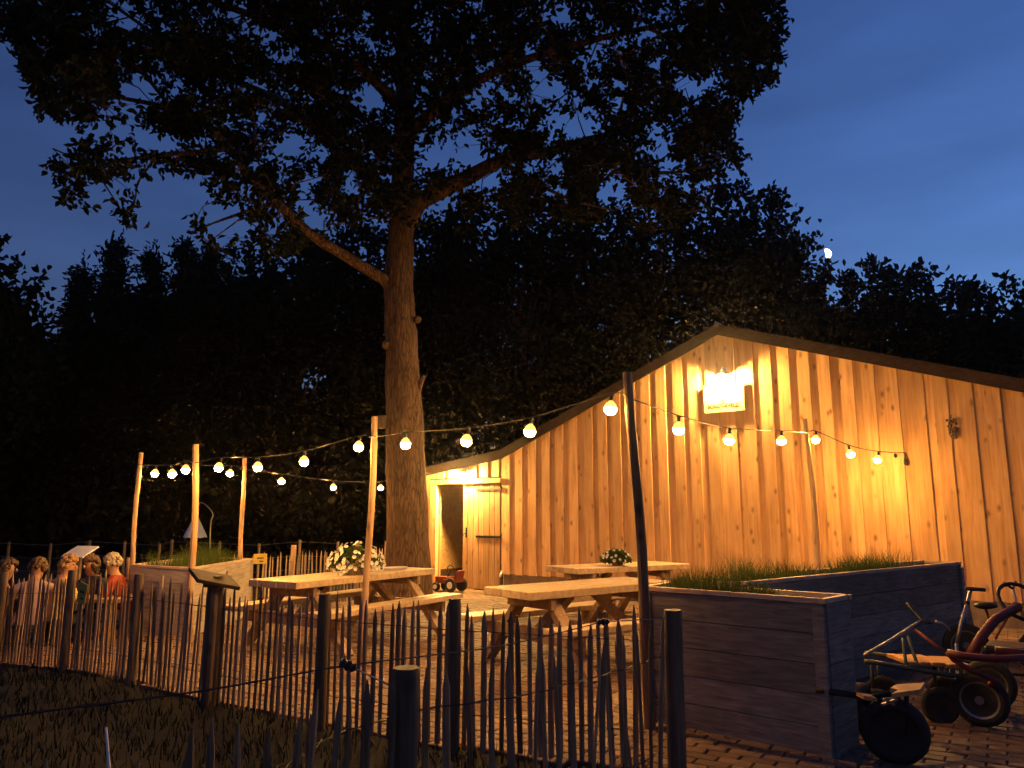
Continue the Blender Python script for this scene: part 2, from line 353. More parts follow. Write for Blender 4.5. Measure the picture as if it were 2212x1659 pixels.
def interp_path(pts, step):
    pts = [Vector(p) for p in pts]; out = []; carry = 0.0
    for a, b in zip(pts, pts[1:]):
        l = (b - a).length; t = carry
        while t < l: out.append((a.lerp(b, t / l), (b - a).normalized())); t += step * random.uniform(0.9, 1.1)
        carry = t - l
    return out
def catmull(pts, k=6):
    pts = [Vector(p) for p in pts]; out = []
    for i in range(len(pts) - 1):
        p0 = pts[max(i - 1, 0)]; p1 = pts[i]; p2 = pts[i + 1]; p3 = pts[min(i + 2, len(pts) - 1)]
        for j in range(k):
            t = j / k
            out.append(0.5 * ((2 * p1) + (p2 - p0) * t + (2 * p0 - 5 * p1 + 4 * p2 - p3) * t * t + (3 * p1 - p0 - 3 * p2 + p3) * t ** 3))
    out.append(pts[-1]); return out

# ================================================================== ground
xs = np.concatenate([np.linspace(-320, -20, 16), np.linspace(-16, 16, 65), np.linspace(20, 320, 16)])
ys = np.concatenate([np.linspace(-40, 0, 5), np.linspace(2, 30, 15), np.linspace(40, 440, 14)])
V = np.array([(x, y, gz(x)) for y in ys for x in xs]); nx = len(xs)
F = np.array([(j * nx + i, j * nx + i + 1, (j + 1) * nx + i + 1, (j + 1) * nx + i) for j in range(len(ys) - 1) for i in range(nx - 1)])
struct(fast_mesh('lawn_ground', V, F, 'lawn_soil'))

# fence lines (x, y)
FRONT = [(-7.6, 9.9), (-6.3, 9.15), (-4.75, 8.2), (-3.42, 7.25), (-2.42, 6.52), (-1.40, 5.82), (-0.40, 5.30), (0.80, 4.86)]
FAR = [(-8.2, 10.0), (-6.58, 10.45), (-5.21, 11.0), (-3.91, 12.16), (-2.55, 14.15), (-2.1, 15.0)]
NEAR = [(-1.5, 1.7), (-1.05, 2.21), (-0.77, 2.48), (-0.67, 2.96), (-0.417, 3.34), (0.067, 3.62), (0.617, 4.24), (0.86, 4.6)]
# wall frame
W0 = Vector((-0.045, 15.302, 0)); WD = Vector((6.38, -4.719, 0)).normalized(); WN = Vector((WD.y, -WD.x, 0))   # WN points out, to the camera side
def WP(s, off, z): return W0 + WD * s + WN * off + Vector((0, 0, z))
def wall_uv(u, v, off=0.0):
    d = ray(u, v); o = W0 + WN * off
    t = (o - CP).dot(WN) / d.dot(WN); p = CP + d * t
    return (p - W0).dot(WD), p.z
PATIO = [(-7.6, 9.9), (-6.3, 9.15), (-4.75, 8.2), (-3.42, 7.25), (-2.42, 6.52), (-1.40, 5.82), (-0.40, 5.30), (0.75, 4.80), (0.8, 3.2), (1.0, 1.2), (9.5, 1.2), (10.5, 7.6), (-2.0, 16.8), (-2.55, 14.15), (-3.91, 12.16), (-5.21, 11.0), (-6.58, 10.45)]
mb = MB(); PM = 14
ST = .2; gx = np.round(np.arange(-8, 11.01, ST), 3); gy = np.round(np.arange(1, 17.01, ST), 3)
vs = {}; fl = []; vl = []
for a in gx[:-1]:
    for b_ in gy[:-1]:
        if inpoly(np.array([a, a + ST, a, a + ST]), np.array([b_, b_, b_ + ST, b_ + ST]), PATIO).all():
            q = []
            for (x, y) in ((a, b_), (round(a + ST, 3), b_), (round(a + ST, 3), round(b_ + ST, 3)), (a, round(b_ + ST, 3))):
                if (x, y) not in vs: vs[(x, y)] = len(vl); vl.append((x, y, gz(x) + 0.004))
                q.append(vs[(x, y)])
            fl.append(q)
patio = struct(fast_mesh('patio', np.array(vl), np.array(fl), 'sand'))
# bricks
ang = math.atan2(WD.y, WD.x) + R(4); ca, sa = math.cos(ang), math.sin(ang)
BL, BW = 0.205, 0.1
cand = []
for j in range(-140, 200):
    for i in range(-80, 80):
        a = (i + (0.5 if j % 2 else 0)) * (BL + 0.009); b_ = j * (BW + 0.008)
        cand.append((a * ca - b_ * sa + 1.0, a * sa + b_ * ca + 8.0))
cand = np.array(cand); cand = cand[inpoly(cand[:, 0], cand[:, 1], PATIO)]
inner = np.array([((w := (Vector((x, y, 0)) - W0)).dot(WN)) > 0.04 for x, y in cand]); cand = cand[inner]
pu, pv = proj(np.column_stack([cand, np.zeros(len(cand))]))
vis = (pu > -40) & (pu < 2260) & (pv < 1720) & (cand[:, 1] > 0.5)
dist = np.hypot(cand[:, 0], cand[:, 1]); order = np.argsort(np.where(vis, dist, 99))
nearset = set(order[:300].tolist())
def brick_mesh():
    m = MB(); m.box((0, 0, 0), (BL, BW, 0.03)); me = m.mesh('brick')
    b = bmesh.new(); b.from_mesh(me); top = [e for e in b.edges if all(v.co.z > 0 for v in e.verts)]
    bmesh.ops.bevel(b, geom=top, offset=0.006, segments=1, affect='EDGES'); b.to_mesh(me); b.free(); me.materials.append(MATS['paver']); return me
bmesh_ = brick_mesh(); rest = MB()
for i, (x, y) in enumerate(cand):
    z = gz(x) + 0.006 + random.uniform(-0.003, 0.003)
    if i in nearset:
        o = bpy.data.objects.new('brick', bmesh_); COL.objects.link(o); o.parent = patio; o.location = (x, y, z)
        o.rotation_euler = (random.gauss(0, .012), random.gauss(0, .012), ang + random.gauss(0, .015))
    else:
        rest.box((x, y, z), (BL, BW, 0.03), Matrix.Rotation(ang + random.gauss(0, .012), 3, 'Z') @ Matrix.Rotation(random.gauss(0, .008), 3, 'X'))
o = rest.build('paving_bricks', 'paver', patio); o['kind'] = 'stuff'
# lawn grass near the fences and beyond
rng = np.random.default_rng(3)
P = np.column_stack([rng.uniform(-9, 1.2, 26000), rng.uniform(1.2, 10.5, 26000)])
k = ~inpoly(P[:, 0], P[:, 1], PATIO) & (np.abs(P[:, 0]) < P[:, 1] * 0.8 + .3); P = P[k]
P2 = np.column_stack([rng.uniform(-14, 0, 9000), rng.uniform(10.5, 22, 9000)]); P2 = P2[~inpoly(P2[:, 0], P2[:, 1], PATIO)]
P = np.concatenate([P, P2]); P = np.column_stack([P, [gz(x) for x in P[:, 0]]])
V, F = blades(P, 0.075, 0.009, rng, 0.5)
tag(fast_mesh('grass', V, F, 'grass_blade'), 'short dark lawn grass around the picket fences', 'grass', kind='stuff')

# ================================================================== barn
barn = thing('barn', 'low wooden barn clad in vertical pine boards with a dark gable roof', 'barn')
ridge = wall_uv(1550, 724, .12); kink = wall_uv(1082, 992, .12); eaveL = wall_uv(912, 1030, .12); rr = wall_uv(2194, 845, .12)
slR = (rr[1] - ridge[1]) / (rr[0] - ridge[0]); eaveR = (11.6, ridge[1] + slR * (11.6 - ridge[0]))
slL = (eaveL[1] - kink[1]) / (eaveL[0] - kink[0]); eaveL = (-2.75, kink[1] + slL * (-2.75 - kink[0]))
PROF = [eaveL, kink, ridge, eaveR]
def roofz(s):
    for a, b in zip(PROF, PROF[1:]):
        if s <= b[0]: return a[1] + (b[1] - a[1]) * (s - a[0]) / (b[0] - a[0])
    return PROF[-1][1]
ZB = 0.35
dL = wall_uv(933, 1150)[0]; dO = wall_uv(946, 1150)[0]; dM = wall_uv(1003, 1150)[0]; dR = wall_uv(1085, 1150)[0]
DTOP = wall_uv(1003, 1046)[1]; SL = -2.45; SR = 11.3
def board(s0, s1, off, th, zb, name='board', mat='pine', parent=barn, zt=None):
    z0 = (roofz(s0) if zt is None else zt) + (0.05 if zt is None else 0); z1 = (roofz(s1) if zt is None else zt) + (0.05 if zt is None else 0)
    m = MB(); pts = [(s0, zb), (s1, zb), (s1, z1)]
    if s0 < ridge[0] < s1 and zt is None: pts.append((ridge[0], ridge[1] + 0.05))
    pts.append((s0, z0)); n = len(pts)
    m.add([WP(s, off + th, z) for s, z in pts] + [WP(s, off, z) for s, z in pts], [tuple(range(n)), tuple(range(2 * n - 1, n - 1, -1))] + [(i, n + i, n + (i + 1) % n, (i + 1) % n) for i in range(n)])
    return m.build(name, mat, parent)
s = dR + 0.02
sealist = []
while s < SR:
    pitch = random.uniform(0.285, 0.325); w = random.uniform(0.175, 0.195)
    zb = ZB - random.uniform(0, .012)
    board(s, s + w, 0.021 + random.uniform(0, .005), 0.026, zb)
    board(s + w - 0.03, s + pitch + 0.03, random.uniform(0, .003), 0.022, zb + 0.01)
    s += pitch
s = SL
while s < dR:   # above the doors and left of them
    w = 0.19; zb = DTOP + 0.13 if s + w > dL - 0.02 else ZB - .2
    e = min(s + w, dR + 0.0)
    board(s, e, 0.026, 0.024, zb); board(s + w - 0.03, min(s + 0.31, dR) + 0.02, 0.0, 0.022, zb + 0.006); s += 0.29
m = MB(); m.add([WP(SL, -.03, -.3), WP(dL, -.03, -.3), WP(dL, -.03, 2.4), WP(SL, -.03, 2.4)], [(0, 1, 2, 3)])
m = MB(); a, b = WP(dR + .03, -.05, 0), WP(SR, -.05, 0); m.beam(a + Vector((0, 0, ZB / 2 + .02)), b + Vector((0, 0, ZB / 2 + .02)), 0.12, ZB + .06); m.build('plinth', 'plinth', barn)
# shell behind the boards
m = MB(); TH = -0.02
def wallquad(m, s0, s1, z0, z1, off): m.add([WP(s0, off, z0), WP(s1, off, z0), WP(s1, off, z1 if not callable(z1) else z1(s1)), WP(s0, off, z1 if not callable(z1) else z1(s0))], [(0, 1, 2, 3)])
for a, b in ((dR, ridge[0]), (ridge[0], SR)): wallquad(m, a, b, 0, roofz, TH)
wallquad(m, SL, dR, DTOP + .1, roofz, TH); wallquad(m, SL, dL, 0, DTOP + .1, TH)
m.add([WP(SL, TH, 0), WP(SL, -12, 0), WP(SL, -12, roofz(SL)), WP(SL, TH, roofz(SL))], [(0, 1, 2, 3)])
m.add([WP(SR, TH, 0), WP(SR, -12, 0), WP(SR, -12, roofz(SR)), WP(SR, TH, roofz(SR))], [(0, 1, 2, 3)])
m.add([WP(SL, -12, 0), WP(SR, -12, 0), WP(SR, -12, roofz(SR)), WP(ridge[0], -12, ridge[1]), WP(kink[0], -12, kink[1]), WP(SL, -12, roofz(SL))], [tuple(range(6))])
m.build('backing_wall', 'dark_timber', barn)
# room behind the door
m = MB(); sl, srr, dp = dL - 0.10, dR + 1.2, 3.2
m.add([WP(sl, -.04, 0), WP(sl, -dp, 0), WP(sl, -dp, 2.35), WP(sl, -.04, 2.35)], [(0, 1, 2, 3)])
m.add([WP(sl, -dp, 0), WP(srr, -dp, 0), WP(srr, -dp, 2.35), WP(sl, -dp, 2.35)], [(0, 1, 2, 3)])
m.add([WP(srr, -.04, 0), WP(srr, -dp, 0), WP(srr, -dp, 2.35), WP(srr, -.04, 2.35)], [(0, 1, 2, 3)])
m.add([WP(sl, -.04, 2.35), WP(sl, -dp, 2.35), WP(srr, -dp, 2.35), WP(srr, -.04, 2.35)], [(0, 1, 2, 3)]); m.build('inner_wall', 'osb', barn)
m = MB(); m.add([WP(sl, .02, .03), WP(srr, -.04, .03), WP(srr, -dp, .03), WP(sl, -dp, .03)], [(0, 1, 2, 3)]); m.build('inner_floor', 'sand', barn)
m = MB(); m.beam(WP(sl + .02, -.1, .25), WP(sl + .02, -dp, .25), .03, .16); m.build('inner_skirting', 'dark_timber', barn)
# door frame and doors
m = MB(); m.beam(WP((dL + dO) / 2, .03, 0), WP((dL + dO) / 2, .03, DTOP + .1), dO - dL, .09, WN)
fr = m.build('door_frame', 'pine', barn)
m = MB(); m.beam(WP(dL, .034, DTOP + .055), WP(dR, .034, DTOP + .055), .10, .09); m.build('lintel', 'pine', barn)
door = MB(); door.beam(WP(dM + .03, .0, .25), WP(dR - .03, .0, .25), .02, .12); door.beam(WP(dM + .03, .0, 1.75), WP(dR - .03, .0, 1.75), .02, .12)
door = door.build('door', 'pine', barn); n = 7
for i in range(n):
    a = dM + (dR - dM - .015) * i / n; b = dM + (dR - dM - .015) * (i + 1) / n - 0.012
    m = MB(); m.beam(WP((a + b) / 2, .03 + random.uniform(0, .003), .03), WP((a + b) / 2, .03, DTOP), b - a, .03, WN); m.build('plank', 'pine_side', door)
for vpx in (1057, 1160):
    s1, z = wall_uv(1083, vpx); s0, _ = wall_uv(1031, vpx + 1)
    m = MB(); m.beam(WP(s0, .052, z), WP(s1 + .03, .052, z), .008, .045); m.beam(WP(s1 + .03, .058, z - .05), WP(s1 + .03, .058, z + .05), .022, .022, WN); m.build('strap_hinge', 'black_iron', door)
s0, z = wall_uv(1008, 1150); m = MB(); m.beam(WP(s0 + .03, .05, z - .1), WP(s0 + .03, .05, z + .1), .04, .008, WN); m.tube([WP(s0 + .03, .05, z - .02), WP(s0 + .03, .1, z - .02), WP(s0 - .03, .1, z - .07)], .009, 6); m.build('handle', 'black_iron', door)
# open left leaf, swung in
m = MB(); m.beam(WP(dO, -.06, 0.03) + Vector((0, 0, 0)), WP(dO, -.06, DTOP - .02), .03, .04, WN); fr2 = m.build('door_hinge_post', 'pine_side', barn)
# roof
def slab(a, b, th, mat, name, parent, off0=.12, off1=-12.3):
    m = MB(); q = []
    for off in (off0, off1):
        for (s_, z_) in (a, b): q += [WP(s_, off, z_), WP(s_, off, z_ + th)]
    m.add(q, [(0, 2, 3, 1), (4, 5, 7, 6), (0, 4, 6, 2), (1, 3, 7, 5), (0, 1, 5, 4), (2, 6, 7, 3)]); return m.build(name, mat, parent)
ov = .015
e2 = (eaveR[0] + .3, eaveR[1] + slR * .3); roof = bpy.data.objects.new('roof', None); COL.objects.link(roof); roof.parent = barn
up = lambda p, dz: (p[0], p[1] + dz)
for a, b in ((eaveL, kink), (kink, ridge), (ridge, e2)):
    slab(up(a, .1), up(b, .1), .07, 'roof_sheet', 'roof_panel', roof)
for a, b in ((eaveL, kink), (kink, ridge), (ridge, (7.1, ridge[1] + slR * (7.1 - ridge[0]))), ((7.105, ridge[1] + slR * (7.105 - ridge[0])), e2)):
    slab(a, b, .185, 'dark_timber', 'fascia', roof, off0=.152, off1=.122)
m = MB(); c = WP(ridge[0], 0, ridge[1] + .19); m.tube([WP(ridge[0], .16, ridge[1] + .175), WP(ridge[0], -12.3, ridge[1] + .175)], .05, 6); m.build('ridge_cap', 'roof_sheet', roof)

# wall lamps -------------------------------------------------------
def wall_lamp(u, v, off, label, rb, shade_r, glow='lamp_glow'):
    s_, z_ = wall_uv(u, v, off); t = thing('wall_lamp', label, 'lamp', 'dish lamps on the barn wall')
    m = MB(); m.lathe([(rb * .5, rb * 1.1), (rb * .85, rb * .7), (rb, 0), (rb * .8, -rb * .62), (rb * .35, -rb)], WP(s_, off, z_), 12); m.build('bulb', glow, t, smooth=True)
    m = MB(); zz = z_ + rb * 1.05
    m.lathe([(shade_r, rb * .55), (shade_r * .97, rb * .55 + .006), (shade_r * .55, rb * 1.1 + .012), (.03, rb * 1.3 + .02), (.022, rb * 1.3 + .05)], WP(s_, off, z_), 24); m.build('shade', 'enamel', t, smooth=True)
    m = MB(); m.tube(catmull([WP(s_, off, z_ + .05 + rb * 1.3), WP(s_, off * .7, z_ + .16), WP(s_, off * .3, z_ + .15), WP(s_, .05, z_ + .12)], 4), .009, 6); m.build('bracket', 'enamel', t)
    m = MB(); m.lathe([(.05, 0), (.05, .02)], WP(s_, .05, z_ + .12), 12, Matrix.Rotation(math.atan2(WN.y, WN.x), 3, 'Z') @ Matrix.Rotation(R(90), 3, 'Y')); m.build('wall_plate', 'enamel', t)
    return t
wall_lamp(1559, 812, .165, 'lit dish lamp under the gable peak, above the cream sign', .045, .115)
wall_lamp(998, 1024, .165, 'lit dish lamp under the low eave above the double door', .042, .09, 'door_lamp_glow')

# sign --------------------------------------------------------------
sign = thing('sign', 'cream rectangular name sign reading SCHONEVELD under the gable lamp', 'sign')
sa0, za0 = wall_uv(1522, 893, .08); sb0, zb0 = wall_uv(1609, 886, .08); sc0, zc0 = wall_uv(1521, 834, .08)
zs = (za0 + zb0) / 2; zt = zs + (zc0 - za0)
m = MB(); m.add([WP(sa0, .09, zs), WP(sb0, .09, zs), WP(sb0, .09, zt), WP(sa0, .09, zt), WP(sa0, .072, zs), WP(sb0, .072, zs), WP(sb0, .072, zt), WP(sa0, .072, zt)], [(0, 1, 2, 3), (7, 6, 5, 4), (0, 4, 5, 1), (1, 5, 6, 2), (2, 6, 7, 3), (3, 7, 4, 0)])
m.build('board', 'sign_cream', sign)
def text_mesh(txt, size, name, mat, parent, pos, M, sx=1.0):
    cu = bpy.data.curves.new('t', 'FONT'); cu.body = txt; cu.size = size; cu.align_x = 'CENTER'; cu.extrude = .0015; cu.resolution_u = 3; cu.offset = size * .03
    to = bpy.data.objects.new('t', cu); COL.objects.link(to)
    me = bpy.data.meshes.new_from_object(to.evaluated_get(bpy.context.evaluated_depsgraph_get())); bpy.data.objects.remove(to)
    me.name = name; me.materials.clear(); o = link(name, me, mat, parent)
    o.matrix_world = Matrix.Translation(pos) @ M @ Matrix.Diagonal((sx, 1, 1, 1)); return o
Mw = Matrix((WD, Vector((0, 0, 1)), WN)).transposed().to_4x4()
sm = (sa0 + sb0) / 2; sw = sb0 - sa0
text_mesh('SCHONEVELD', sw * .125, 'lettering', 'sign_ink', sign, WP(sm - .01, .092, zs + (zt - zs) * .16), Mw)
m = MB()
for ds, w, fz in ((-.015, .05, .42), (.03, .02, .42), (-.045, .02, .32), (-.012, .03, .33)): m.beam(WP(sm + ds - w / 2, .0915, zs + (zt - zs) * fz), WP(sm + ds + w / 2, .0915, zs + (zt - zs) * fz), .002, .022)
m.build('small_print', 'sign_ink', sign)
m = MB()
for ds in (-.3, .3): m.beam(WP(sm + ds * sw, .055, zs + .05), WP(sm + ds * sw, .05, zt - .05), .04, .018, WN)
m.build('batten', 'dark_timber', sign)

# ornament on the wall, tap
s_, z_ = wall_uv(2058, 926, .06); m = MB(); rr_ = random.Random(5)
for i in range(46):
    t = i / 46; zz = z_ + .13 - .27 * t; w = .055 * (1 - .55 * t) + .01
    m.ball(WP(s_ + rr_.uniform(-w, w), .075 + rr_.uniform(-.02, .03), zz), rr_.uniform(.012, .022), 6, 4)
m.tube([WP(s_, .055, z_ + .2), WP(s_, .075, z_ + .12)], .006, 5)
tag(m.build('hanging_ornament', 'ornament'), 'small dark bunch ornament hung on the right of the barn wall', 'ornament')
s_, z_ = wall_uv(1083, 1238, .08); m = MB(); m.tube([WP(s_, .0, 0), WP(s_, .0, z_), WP(s_, .07, z_ + .01), WP(s_ + .01, .12, z_ - .02), WP(s_ + .01, .125, z_ - .07)], [.012, .012, .02, .022, .018], 8)
m.beam(WP(s_ - .03, .07, z_ + .045), WP(s_ + .03, .07, z_ + .045), .012, .012); tag(m.build('water_tap', 'white_paint'), 'small white water tap beside the door at the foot of the wall', 'tap')

# ================================================================== posts with the string lights
def pole(top, base, r0, r1, label, mat='pole_wood'):
    top = Vector(top); base = Vector(base); n = 9; pts = []; ph = random.uniform(0, 6)
    for i in range(n):
        t = i / (n - 1); p = base.lerp(top, t); p += Vector((math.sin(t * 7 + ph) * .012, math.cos(t * 5 + ph) * .01, 0)); pts.append(p)
    m = MB(); m.tube(pts, [(r0 + (r1 - r0) * i / (n - 1)) * random.uniform(.94, 1.06) for i in range(n)], 10, wob=.05)
    return tag(m.build('light_pole', mat, smooth=False), label, 'pole', 'rough poles that carry the string lights')
P1t = AT(303, 978, 10.75); P2t = AT(424, 960, 9.45); P3t = AT(527, 987, 11.75); P4t = AT(810, 900, 7.9); P5t = AT(1358, 805, 5.72); P6t = AT(1740, 905, 9.9)
def footed(t, u, v, Y, z=None):
    b = AT(u, v, Y); d = (b - t); k_ = (gz(b.x) - .05 - t.z) / d.z; return t + d * k_
pole(P1t, footed(P1t, 287, 1215, 10.75), .036, .03, 'lit pole farthest left, behind the left planter corner')
pole(P2t, footed(P2t, 415, 1235, 9.45), .044, .036, 'lit pole standing at the near corner of the left planter')
pole(P3t, footed(P3t, 521, 1203, 11.75), .038, .03, 'lit pole behind the right end of the left planter')
pole(P4t, footed(P4t, 785, 1400, 7.95), .037, .032, 'tall lit pole in front of the flower table')
pole(P5t, footed(P5t, 1392, 1330, 5.72), .042, .033, 'tall backlit pole at the left end of the right planter', 'shaded_pole')
pole(P6t, footed(P6t, 1768, 1215, 9.9), .044, .028, 'thin lit pole between the right planter and the barn wall')
def on_seg(u, v, A, B):
    d = ray(u, v); n_ = Vector((-(B.y - A.y), B.x - A.x, 0)); t = (A - CP).dot(n_) / d.dot(n_); return CP + d * t
sW, zW = wall_uv(1955, 978, .07); WA = WP(sW, .07, zW); sD, zD = wall_uv(935, 1027, .07); DA = WP(sD, .07, zD)
def att(t, u, v): 
    p = AT(u, v, t.y); return p + Vector((0, -.03, 0))
A1 = att(P1t, 300, 1004); A2 = att(P2t, 424, 1000); A3 = att(P3t, 525, 1013); A4 = att(P4t, 806, 945); A5 = att(P5t, 1360, 862); A6 = att(P6t, 1745, 935)
STR_A = [(WA, []), (A6, [(1896, 991), (1837, 979), (1762, 948)]), (A5, [(1688, 950), (1575, 948), (1466, 924)]), (A4, [(1319, 880), (1145, 929), (1008, 950), (876, 957)]), (A2, [(775, 963), (657, 995), (557, 1007), (473, 1008)]), (A1, [(401, 1013), (372, 1022)])]
STR_B = [(A1 + Vector((0, 0, -.03)), []), (A3, [(335, 1021), (497, 1021)]), (DA, [(608, 1038), (720, 1051), (822, 1052), (914, 1033)])]
RB = 0.048
def socket_bulb_meshes():
    b = MB(); b.lathe([(.001, -.004), (RB * .99, -.004), (RB, -.014), (RB * .92, -.034), (RB * .6, -.053), (.004, -.06)], (0, 0, 0), 12)
    c2 = MB(); c2.lathe([(RB * 1.0, -.005), (RB * .99, .004), (RB * .92, .018), (RB * .7, .034), (RB * .38, .045), (.016, .05)], (0, 0, 0), 12)
    s2 = MB(); s2.lathe([(.015, .05), (.017, .054), (.015, .085), (.01, .093)], (0, 0, 0), 10); s2.box((0, 0, .097), (.022, .034, .012))
    out = []
    for mb_, nm, mt in ((b, 'bulb', 'bulb_glow'), (c2, 'collar', 'collar_glow'), (s2, 'socket', 'black_plastic')):
        me = mb_.mesh(nm, nm != 'socket'); me.materials.append(MATS[mt]); out.append(me)
    return out
bulb_me, coll_me, sock_me = socket_bulb_meshes()
def string(segs, label):
    t = thing('string_light', label, 'string lights', 'warm bulb strings over the terrace'); path = []
    for i, (end, bulbs) in enumerate(segs):
        if i == 0: path.append(end); continue
        prev = segs[i - 1][0]
        for u, v in bulbs:
            p = on_seg(u, v, prev, end); path.append(p + Vector((0, 0, .105)))
            o = bpy.data.objects.new('bulb', bulb_me); COL.objects.link(o); o.parent = t; o.location = p; o.rotation_euler = (random.gauss(0, .12), random.gauss(0, .12), random.uniform(0, 6))
            for nm, me in (('collar', coll_me), ('socket', sock_me)): q = bpy.data.objects.new(nm, me); COL.objects.link(q); q.parent = o
        path.append(end)
    m = MB(); m.tube(catmull(path, 6), .0055, 5); m.build('cable', 'black_plastic', t)
    return t
ta = string(STR_A, 'near string of warm bulbs from the barn wall over the tall poles to the left')
string(STR_B, 'far string of warm bulbs from the left poles to the barn door')
# spare cable end with plug at the wall
m = MB(); m.tube([WA, WA + Vector((0, 0, -.05)), WA - WD * .02 + Vector((0, 0, -.12))], .009, 6); m.lathe([(.012, -.03), (.022, -.01), (.022, .02), (.008, .03)], WA - WD * .13 + Vector((0, 0, -.035)), 8)
m.lathe([(.01, .05), (.025, .02), (.03, -.02), (.015, -.05)], WA + Vector((0, 0, -.13)), 10); m.build('end_plug', 'black_plastic', ta)

# ================================================================== paling fences
def pale_meshes(mat='pale_wood'):
    out = []
    for k_ in range(7):
        rr = random.Random(k_ + 40); h = rr.uniform(.92, 1.0); w = rr.uniform(.032, .046); th = rr.uniform(.016, .026); b = MB()
        n = 6; cr = [(math.cos(t) * w / 2 * rr.uniform(.8, 1.1), math.sin(t) * th / 2 * rr.uniform(.8, 1.15)) for t in [2 * math.pi * i / n for i in range(n)]]
        lv = []; bx, by = rr.uniform(-.012, .012), rr.uniform(-.01, .01)
        for z, s_ in ((-.1, 1), (.3, 1.02), (.62, .95), (h - rr.uniform(.07, .11), .9), (h, .18)):
            c0 = math.sin(z * 2.4) ; lv.append([(x * s_ + bx * c0, y * s_ + by * c0, z) for x, y in cr])
        b.v = [v for r_ in lv for v in r_]
        for i in range(4):
            for j in range(n): b.f.append((i * n + j, i * n + (j + 1) % n, (i + 1) * n + (j + 1) % n, (i + 1) * n + j))
        b.f.append(tuple(range(n - 1, -1, -1))); b.f.append(tuple(4 * n + j for j in range(n)))
        me = b.mesh('pale'); me.materials.append(MATS[mat]); out.append(me)
    return out
PALES = pale_meshes(); PALES_LIT = pale_meshes('pale_lit')
def fence(name_label, path, step, posts, hs=0.9, lean=.013, post_r=.042, post_h=.97, skip=None, drop=0.0, wires=(.22, .74), meshes=None, pm='post_wood'):
    t = thing('paling_fence', name_label, 'fence', 'chestnut paling fences'); acc = 0
    for p, d in interp_path([Vector((x, y, 0)) for x, y in path], step):
        if skip and skip(p): continue
        o = bpy.data.objects.new('pale', random.choice(meshes or PALES)); COL.objects.link(o); o.parent = t
        o.location = (p.x, p.y, gz(p.x) - drop); o.scale = (1, 1, hs * random.uniform(.93, 1.04)); o.rotation_euler = (random.gauss(0, lean), random.gauss(0, lean), math.atan2(d.y, d.x) + random.gauss(0, .22))
    for q in posts:
        x, y = q[0], q[1]; ph = q[2] if len(q) > 2 else post_h; pr = q[3] if len(q) > 3 else post_r
        m = MB(); m.tube([(x, y, gz(x) - .2), (x + random.gauss(0, .006), y, ph * .5), (x + .003, y, gz(x) + ph - .03), (x + .003, y, gz(x) + ph)], [pr * 1.03, pr, pr, pr * .95], 14, wob=.02); m.build('post', pm, t)
    for hz_ in wires:
        for sgn in (-1, 1):
            pts = []; i = 0
            for p, d in interp_path([Vector((x, y, 0)) for x, y in path], .11):
                n_ = Vector((-d.y, d.x, 0)); pts.append(p + n_ * (.016 * sgn * (1 if i % 2 else -.6)) + Vector((0, 0, gz(p.x) + hz_ - drop))); i += 1
            m = MB(); m.tube(pts, .0022, 4); m.build('wire', 'black_iron', t)
    return t
fence('chestnut paling fence along the lawn in front of the picnic tables', FRONT, .066, [(-5.55, 8.62), (-4.42, 7.93), (-3.40, 7.19, .96), (-2.40, 6.45, 1.0, .045), (-1.36, 5.74, .93), (-.38, 5.23, .95)], hs=.94)
fence('far chestnut paling fence, lit, running behind the tables to the oak trunk', FAR, .078, [(-6.9, 10.4), (-5.35, 11.0, .98), (-3.55, 12.75, 1.0), (-2.75, 13.95, 1.02), (-2.33, 14.6, 1.0)], hs=.93, meshes=PALES_LIT, pm='pole_wood')
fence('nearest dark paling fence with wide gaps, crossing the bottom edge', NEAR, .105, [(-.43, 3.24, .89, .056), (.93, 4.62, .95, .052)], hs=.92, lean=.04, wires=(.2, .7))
# electric rope with insulators on the near fence
rope = thing('electric_rope', 'thin dark electric rope held by insulators in front of the near fence', 'rope')
I1 = AT(1303, 1343, 4.45); I2 = AT(752, 1437, 3.05); I0 = AT(0, 1549, 2.25)
m = MB(); m.tube(catmull([I0 + (I0 - I2) * .4, I0, I2.lerp(I0, .5) + Vector((0, 0, -.012)), I2, I2.lerp(I1, .5) + Vector((0, 0, -.03)), I1], 5), .0032, 5); m.build('rope', 'black_plastic', rope)
for c, e in ((I2, Vector((-.43, 3.22, .80))), (I1, Vector((.93, 4.60, I1.z)))):
    m = MB(); m.tube([c + Vector((0, 0, 0)), e], .0035, 5); m.build('rod', 'steel', rope)
    dv = (e - c).normalized(); q = dv.to_track_quat('Z', 'Y').to_matrix()
    m = MB(); m.lathe([(.006, -.035), (.02, -.028), (.012, -.012), (.022, 0), (.012, .012), (.018, .024), (.006, .04)], c, 10, q); m.build('insulator', 'black_plastic', rope)
# stake in the lawn, yellow signs, slanted info board
m = MB(); a = AT(236, 1665, 2.9); b = AT(229, 1572, 2.95); m.tube([Vector((a.x, a.y, -.05)), a, b], [.006, .006, .004], 6); tag(m.build('stake', 'white_paint'), 'thin pale stake in the dark lawn at the bottom left', 'stake')
def yellow(c, w, h, label, yaw, roll):
    M = Matrix.Rotation(yaw, 3, 'Z') @ Matrix.Rotation(roll, 3, 'Y'); t = thing('warning_sign', label, 'sign', 'yellow warning plates on the fences')
    m = MB(); m.box(c, (w, .004, h), M); m.build('plate', 'yellow_sign', t)
    m = MB(); m.box(Vector(c) + M @ Vector((.0, -.004, .01)), (w * .5, .002, h * .12), M); m.box(Vector(c) + M @ Vector((w * .1, -.004, -.03 * h / .12)), (w * .3, .002, h * .1), M); m.build('print', 'sign_ink', t)
yellow(AT(562, 1207, 12.05), .2, .15, 'yellow warning plate on the far lit fence, right of the planter', R(30), 0)
